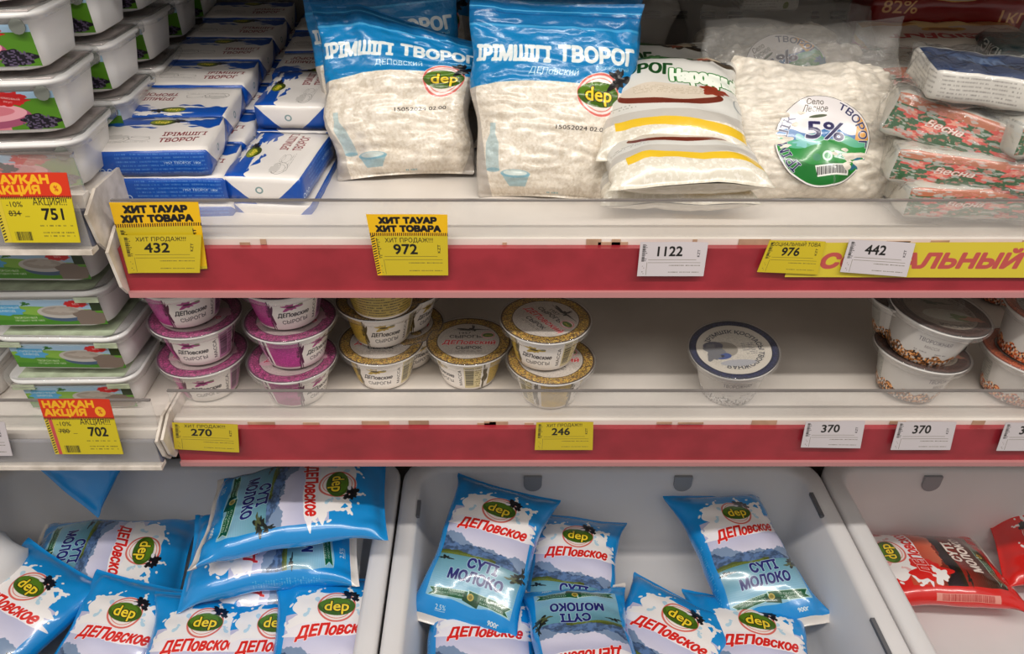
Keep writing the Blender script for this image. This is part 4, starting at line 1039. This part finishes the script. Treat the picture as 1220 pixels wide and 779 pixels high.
def film_heap(pos, W, L, T, yaw, lean, label, seed):
    me = pouch_mesh('crumpled_film', W, L, T, M['wrap_thick'], seed, seam=.02, shrink=.02, wr=4.5, lump=.01)
    me.transform(Matrix.Translation((0, L / 2, 0)))
    return tag(obj('film_wrap', me, None, pos, (Matrix.Rotation(R(yaw), 3, 'Z') @ Matrix.Rotation(R(90 - lean), 3, 'X')).to_euler()), label, 'plastic film')
film_heap((.17, 1.0, -.283), .14, .13, .04, 5, 30, 'crumpled clear film pack standing behind the bread slice pack near the vents', 57)

# ---------------------------------------------------- butter packs at the right
def butter_art(kind):
    a = Art(420, 420, WHITE)
    if kind == 'gold':
        a.rect(0, 0, 420, 420, (.74, .7, .66)); a.rect(0, 0, 420, 60, (.62, .1, .08)); a.put(a.yy > 340, (.7, .5, .16)); a.rect(0, 60, 420, 72, (.78, .6, .25))
        a.blob(210, 360, 90, 40, (.85, .75, .5), 3, .2); a.text('PRÉSIDENT', 210, 230, 56, (.6, .08, .1), .04, anchor='c', fitw=330, rot=math.pi)
        a.ell(210, 300, 60, 26, (.72, .55, .2)); a.ell(210, 300, 40, 16, (.5, .35, .12)); a.text('82%', 30, 20, 20, (.85, .75, .5), .02)
    elif kind == 'red':
        a.rect(0, 0, 420, 420, (.76, .71, .64)); a.put(a.yy < 210, (.48, .05, .05)); a.put((a.yy > 200) & (a.yy < 222), (.76, .58, .24)); a.ell(210, 215, 90, 90, (.74, .68, .6)); a.ell(210, 215, 92, 92, (.76, .58, .24), r0=.94)
        a.text('La crème', 210, 250, 24, (.15, .2, .15), .01, shear=.2, anchor='c', fitw=110); a.blob(210, 200, 50, 16, (.45, .4, .2), 3, .3); a.text('82%', 26, 90, 40, (.8, .62, .4), .02); a.text('1кг', 340, 60, 40, (.8, .62, .4), .02)
    elif kind == 'green':
        a.rect(0, 0, 420, 420, (.74, .72, .68)); a.put((a.yy > 210 + 20 * np.sin(a.xx / 30)), (.2, .36, .22)); a.put(a.yy > 360, (.7, .42, .3))
        for i, (x, y) in enumerate([(60, 330), (130, 280), (190, 340), (260, 300), (330, 350), (370, 270), (90, 230), (300, 230)]): a.blob(x, y, 34, 24, (.82, .32, .28), i, .25); a.blob(x + 5, y + 3, 18, 12, (.88, .6, .52), i + 5, .3)
        a.text('Весна', 170, 292, 34, (.88, .84, .8), .03, shear=.3, anchor='c', fitw=110, out=(.75, .25, .22), ow=.05); a.put(field(a, 30, 18, 4) > .6, (.72, .72, .7), .8); a.put((a.yy > 200) & (field(a, 14, 12, 8) > .66), (.8, .5, .45), .8)
        a.text('Масло', 300, 120, 26, (.3, .3, .3), .01, shear=.2, anchor='c', fitw=120); a.fuzz(30, 60, 380, 100, (.5, .5, .48), 3, 4); a.blob(330, 160, 50, 16, (.12, .25, .2), 9, .4); a.fuzz(30, 140, 180, 190, (.6, .62, .6), 4, 6)
    elif kind == 'blue':
        a.rect(0, 0, 420, 420, (.8, .78, .75)); a.put((a.yy > 130) & (a.yy < 420), (.1, .2, .36)); a.put(a.yy > 380, (.74, .74, .72)); a.blob(150, 300, 90, 40, (.18, .3, .48), 3, .3)
        a.fuzz(20, 20, 250, 110, (.5, .48, .46), 6, 4, .8); a.text('2Х', 330, 66, 40, (.2, .45, .68), .05, fitw=60); a.ell(315, 34, 22, 20, (.45, .5, .2)); a.text('МАСЛО', 210, 250, 50, (.35, .45, .6), .03, anchor='c', fitw=250)
    else:
        a.rect(0, 0, 420, 420, (.3, .36, .36)); a.rect(0, 0, 420, 150, (.12, .24, .26)); a.text('ЭКОНОМ', 200, 60, 44, (.8, .82, .8), .04, anchor='c', fitw=240); a.text('ПЛЮС', 210, 220, 44, (.15, .3, .35), .04, anchor='c', fitw=200)
    return a.image('butter_' + kind)
FG = dict(top=(0, .0, 1, .6), front=(0, .45, 1, 1), right=(.0, .0, .3, .2), left=(.0, .0, .3, .2), bottom=(0, 0, .1, .1))
FU = dict(top=(0, .3, 1, 1), front=(0, 0, 1, .3), right=(.02, 0, .5, .24), left=(.02, 0, .5, .24), bottom=(0, 0, .1, .1))
for k_ in ('gold', 'red', 'green', 'blue', 'teal'): M['butter_' + k_] = imat('butter_wrap_' + k_, butter_art(k_), .3, .5, .7, 40)
def butter(kind, pos, dims, yaw, pitch, roll, label, seed, film_=True):
    g = empty('butter_pack', pos, rotm(yaw, pitch, roll).to_euler()); tag(g, label, 'butter pack')
    W, D, H = dims
    obj('carton', grid_box('carton', W, D, H, M['butter_' + kind], FG if kind == 'green' else FU, seed, .003, (14, 10, 6), .006), g)
    if film_:
        rcx = dict((k, (0, 0, 1, 1)) for k in ('top', 'front', 'right'))
        obj('film_wrap', grid_box('film_wrap', W + .008, D + .006, H + .005, M['wrap_b'], rcx, seed + 9, .007, (22, 16, 8), .008), g)
    return g
butter('green', pix(1135, 150, z=-.235), (.125, .07, .042), -24, -6, 12, 'red and green printed pack on top of the front pile, under the blue one', 61)
butter('green', pix(1140, 192, z=-.265), (.13, .075, .036), -14, 0, 3, 'green and red printed butter pack in the middle of the front pile', 62)
butter('green', pix(1143, 226, z=-.292), (.13, .075, .034), -4, 0, 0, 'wrapped butter pack at the bottom of the front pile behind the guard', 63)
butter('blue', pix(1180, 95, z=-.19), (.125, .085, .03), -12, 2, 4, 'white and dark blue butter pack tilted on top of the right pile', 64)
butter('green', pix(1235, 190, z=-.265), (.09, .08, .036), 10, 0, 0, 'green and red printed pack cut off by the right edge, lower one', 65)
butter('green', pix(1232, 150, z=-.228), (.09, .08, .034), 6, 0, 0, 'silvery wrapped pack cut off by the right edge, upper one', 66)
butter('green', pix(1236, 228, z=-.295), (.09, .08, .03), 4, 0, 0, 'bottom wrapped pack at the right edge behind the clear guard', 72)
butter('green', pix(1066, 86, Y=.93), (.12, .08, .04), 4, 4, 0, 'dull wrapped butter pack lying in front of the gold packs', 67)
butter('gold', pix(1118, 60, Y=1.0), (.2, .075, .05), 0, 8, 0, 'gold and cream butter pack with inverted red name', 68, False)
butter('red', pix(1112, 15, Y=1.07), (.2, .075, .055), 0, 8, 0, 'red and gold one kilogram butter pack at the very back top', 69, False)
butter('teal', pix(1235, 66, Y=.93), (.12, .075, .035), -8, 4, 0, 'dark green and grey pack with white letters behind the white and blue one', 70)
butter('green', pix(1075, 128, Y=1.0), (.14, .08, .04), 0, 0, 0, 'dull wrapped pack low behind the front pile', 71)
butter('gold', pix(1140, 98, Y=1.02), (.2, .08, .05), 0, 0, 0, 'gold butter pack supporting the one with the inverted name', 73, False)
butter('gold', pix(1140, 120, Y=.95), (.2, .1, .06), 0, 0, 0, 'gold butter pack at the bottom behind the printed pile', 74, False)

butter('blue', pix(912, -6, Y=1.12), (.08, .05, .03), 4, 6, 0, 'small dark blue pack at the very top middle above the crinkled film', 77, False)

# ---------------------------------------------------- hanging pouch and white pouch in the left bin
milk(112, 498, -.70, 0, 0, 0, 'milk pouch hanging over the back of the left bin with its blue back outward', seed=19, W=.18, T=.04,
     rot=Matrix.Rotation(R(62), 3, 'X') @ Matrix.Rotation(R(142), 3, 'Z') @ Matrix.Rotation(R(180), 3, 'Y'))
me = pouch_mesh('white_pouch', .12, .20, .085, M['bin'], 20, wr=.3, vpow=5, seam=0, shrink=.0)
for v_ in me.vertices: v_.co.x *= 1 - .55 * abs(v_.co.y / .1) ** 4
tag(obj('white_pouch', me, None, pix(-64, 712, z=-.83), rotm(-32, 8, 0).to_euler()), 'plain white rounded pouch cut off by the left edge of the photo', 'milk pouch')

# ---------------------------------------------------- price tags
def tag_art(kind, price, extra=None):
    """kinds: white, yellow, hit (yellow with header), sale (red header)"""
    Y = (.84, .76, .1); HD = {'hit': 62, 'sale': 62}.get(kind, 0)
    W, H = 240, 120 + HD
    bg = (.82, .79, .8) if kind == 'white' else (.8, .71, .14)
    a = Art(W, H, bg)
    lx = 10
    if kind == 'sale': lx = 28; a.rect(0, 0, 24, H, (.85, .76, .2)); a.rect(14, 0, 26, H, (.8, .3, .3)) if extra == '702' else None
    a.bars(lx, 52, lx + 10, 112, seed=len(price), vert=True); a.fuzz(lx + 11, 52, lx + 18, 112, BLK, 9, 4)
    if kind != 'sale' and price != ' ':
        top = {'hit': 'ХИТ ПРОДАЖ!!!', 'yellow': 'ХИТ ПРОДАЖ!!!', 'social': 'СОЦИАЛЬНЫЙ ТОВА'}.get(kind)
        if top: a.text(top, W / 2 - 2, 101, 13, (.1, .09, .05), 0, anchor='c', fitw=150 if kind != 'social' else 210)
        a.text(price, 104, 66 if top else 72, 30 if top else 34, (.08, .08, .07), .035, anchor='c', fitw=22 * len(price) + 10)
        a.text('KZT', 216, 68, 9, BLK, .02, rot=R(90), fitw=26)
        a.rect(34, 58, 206, 59, (.3, .28, .15)); a.rect(34, 48, 222, 49, (.3, .28, .15)); a.rect(30, 4, 31, 50, (.3, .28, .15))
        a.fuzz(110, 36, 222, 42, (.3, .28, .2), 1, 3, .9, .9); a.fuzz(110, 12, 222, 18, (.3, .28, .2), 1, 6, .9, .9)
        a.fuzz(14, 6, 24, 46, (.3, .28, .2), 6, 6, .6, .8)
    elif kind == 'sale':
        o, n_, q = price
        a.rect(26, 0, W, 120, Y)
        a.text(q, 36, 96, 14, (.1, .09, .05), 0, fitw=50); a.text('АКЦИЯ!!!', 118, 100, 18, (.1, .09, .05), .005, fitw=104)
        a.text(o, 38, 72, 15, (.1, .09, .05), .02, fitw=36); a.rect(36, 78, 78, 79.5, BLK); a.text(n_, 138, 62, 30, (.06, .06, .05), .035, fitw=66)
        a.rect(86, 70, 100, 71, BLK); a.fuzz(125, 42, 228, 50, (.3, .28, .15), 1, 4); a.fuzz(130, 14, 228, 32, (.3, .28, .15), 2, 4); a.bars(40, 6, 92, 30, seed=8)
        for i in range(14): a.poly([(2, 4 + i * 8), (12, 8 + i * 8), (12, 11 + i * 8), (2, 7 + i * 8)], BLK)
    if kind == 'hit':
        a.rect(0, 120, W, H, (.92, .72, .06)); 
        for (s_, y) in (('ХИТ ТАУАР', 157), ('ХИТ ТОВАРА', 133)):
            a.text(s_, W / 2, y, 16, BLK, .13, anchor='c', fitw=172 if 'ТАУ' in s_ else 196); a.rect(W / 2 - (86 if 'ТАУ' in s_ else 98), y - .5, W / 2 - (56 if 'ТАУ' in s_ else 66), y + 1.5, BLK)
        for i in range(38): a.poly([(i * 6.4, 120), (i * 6.4 + 3, 120), (i * 6.4 + 4.2, 129), (i * 6.4 + 1.2, 129)], (.2, .08, .03))
        if extra == 'left':
            a.rect(0, 0, 16, 120, (.9, .72, .08))
            for i in range(16): a.poly([(1, 4 + i * 7.4), (13, 8 + i * 7.4), (13, 11 + i * 7.4), (1, 7 + i * 7.4)], BLK)
        else:
            a.rect(216, 8, W, 120, (.9, .72, .08)); a.text('ТАУАР ХИТ', 222, 20, 8, BLK, .05, rot=R(90), fitw=92)
    if kind == 'sale':
        a.rect(0, 120, W, H, (.85, .2, .06)); yy_ = (.97, .72, .1)
        a.text('НАУҚАН', 8, 156, 20, yy_, .11, fitw=172); a.text('АКЦИЯ', 8, 130, 20, yy_, .11, fitw=140)
        a.ell(198, 142, 18, 16, yy_); a.text('%', 198, 136, 14, (.8, .25, .08), .03, anchor='c')
        for i in range(44): a.rect(i * 5.6, 116, i * 5.6 + 2.6, 124, BLK)
    return a.image('tag_%s_%s' % (kind, price[1] if isinstance(price, tuple) else price))
def price_tag(quad, Y, img, label, group=None, cat='price tag', name='price_tag', dy=None, curl=0):
    """quad: pixel corners bl, br, tr, tl on the vertical plane at depth Y"""
    P = [pix(x, y, Y=Y) for x, y in quad]; o0 = (P[0] + P[1]) / 2; n = 8
    V, UV, F = [], [], []
    for side in (0, 1):
        for j in range(n + 1):
            for i in range(n + 1):
                s, t = i / n, j / n
                p = (P[0] * (1 - s) + P[1] * s) * (1 - t) + (P[3] * (1 - s) + P[2] * s) * t
                p = p + Vector((0, -.0006 * math.sin(s * 5 + 1) * t - curl * (t ** 3) + side * .0005, 0)); V.append(p - o0); UV.append((s, t))
    k = (n + 1) ** 2
    for side in (0, 1):
        for j in range(n):
            for i in range(n):
                q = [side * k + j * (n + 1) + i, side * k + j * (n + 1) + i + 1, side * k + (j + 1) * (n + 1) + i + 1, side * k + (j + 1) * (n + 1) + i]
                F.append(q if not side else q[::-1])
    m = imat(img.name, img, .35, .35)
    o = obj(name, mesh(name, V, F, m, UV), None, o0)
    return tag(o, label, cat, group)
YT = YF - .0255
T_ = price_tag
T_([(153, 325), (238, 325), (240, 280), (143, 280)], YT + .0005, tag_art('yellow', '432'), 'yellow 432 price tag below the black and yellow hit card')
T_([(153, 326), (247, 320), (236, 241), (130, 241)], YT + .0035, tag_art('hit', ' ', 'right'), 'yellow hit product card above the left blue and white packs', cat='promo card', name='promo_card')
T_([(450, 328), (534, 328), (533, 256), (436, 255)], YT, tag_art('hit', '972', 'left'), 'yellow hit product tag with price 972 below the curd bags')
T_([(759, 329), (838, 329), (844, 289), (763, 288)], YT, tag_art('white', '1122'), 'white price tag reading 1122')
T_([(902, 324), (974, 327), (984, 288), (917, 286)], YT, tag_art('social', '976'), 'tilted yellow price tag reading 976')
T_([(1001, 324), (1080, 330), (1091, 290), (1012, 285)], YT - .001, tag_art('white', '442'), 'white price tag reading 442 over the yellow strip')
T_([(208, 535), (285, 539), (283, 506), (205, 503)], YT, tag_art('yellow', '270'), 'yellow price tag reading 270 at the left end of the middle rail')
T_([(637, 536), (706, 536), (707, 503), (639, 503)], YT, tag_art('yellow', '246'), 'yellow price tag reading 246 under the gold lidded pair')
T_([(954, 533), (1025, 534), (1031, 502), (960, 502)], YT, tag_art('white', '370'), 'white price tag reading 370, left one of the two')
im370 = bpy.data.images['tag_white_370']
T_([(1061, 536), (1132, 536), (1140, 503), (1070, 502)], YT, im370, 'white price tag reading 370, right one of the two')
T_([(1187, 537), (1258, 537), (1268, 504), (1198, 503)], YT, tag_art('white', '390'), 'white price tag cut off by the right edge on the middle rail')
T_([(6, 289), (96, 289), (79, 206), (-18, 206)], .600, tag_art('sale', ('834', '751', '-10%')), 'red and yellow sale tag with price 751 on the upper left guard')
T_([(66, 541), (147, 541), (130, 476), (45, 475)], .600, tag_art('sale', ('780', '702', '-10%'), '702'), 'red and yellow sale tag with price 702 on the lower left rail')
T_([(-60, 543), (15, 543), (5, 503), (-70, 503)], .602, tag_art('white', '1'), 'white price tag cut off by the left edge of the photo')
def strip_art():
    a = Art(900, 120, (.84, .76, .22)); a.text('СОЦИАЛЬНЫЙ', 88, 34, 48, (.75, .32, .3), .08, shear=.18, fitw=580)
    return a.image('social_strip')
T_([(935, 330), (1300, 331), (1318, 289), (945, 289)], YF - .0235, strip_art(), 'long yellow strip with faded red lettering in the upper red rail', cat='label strip', name='label_strip')
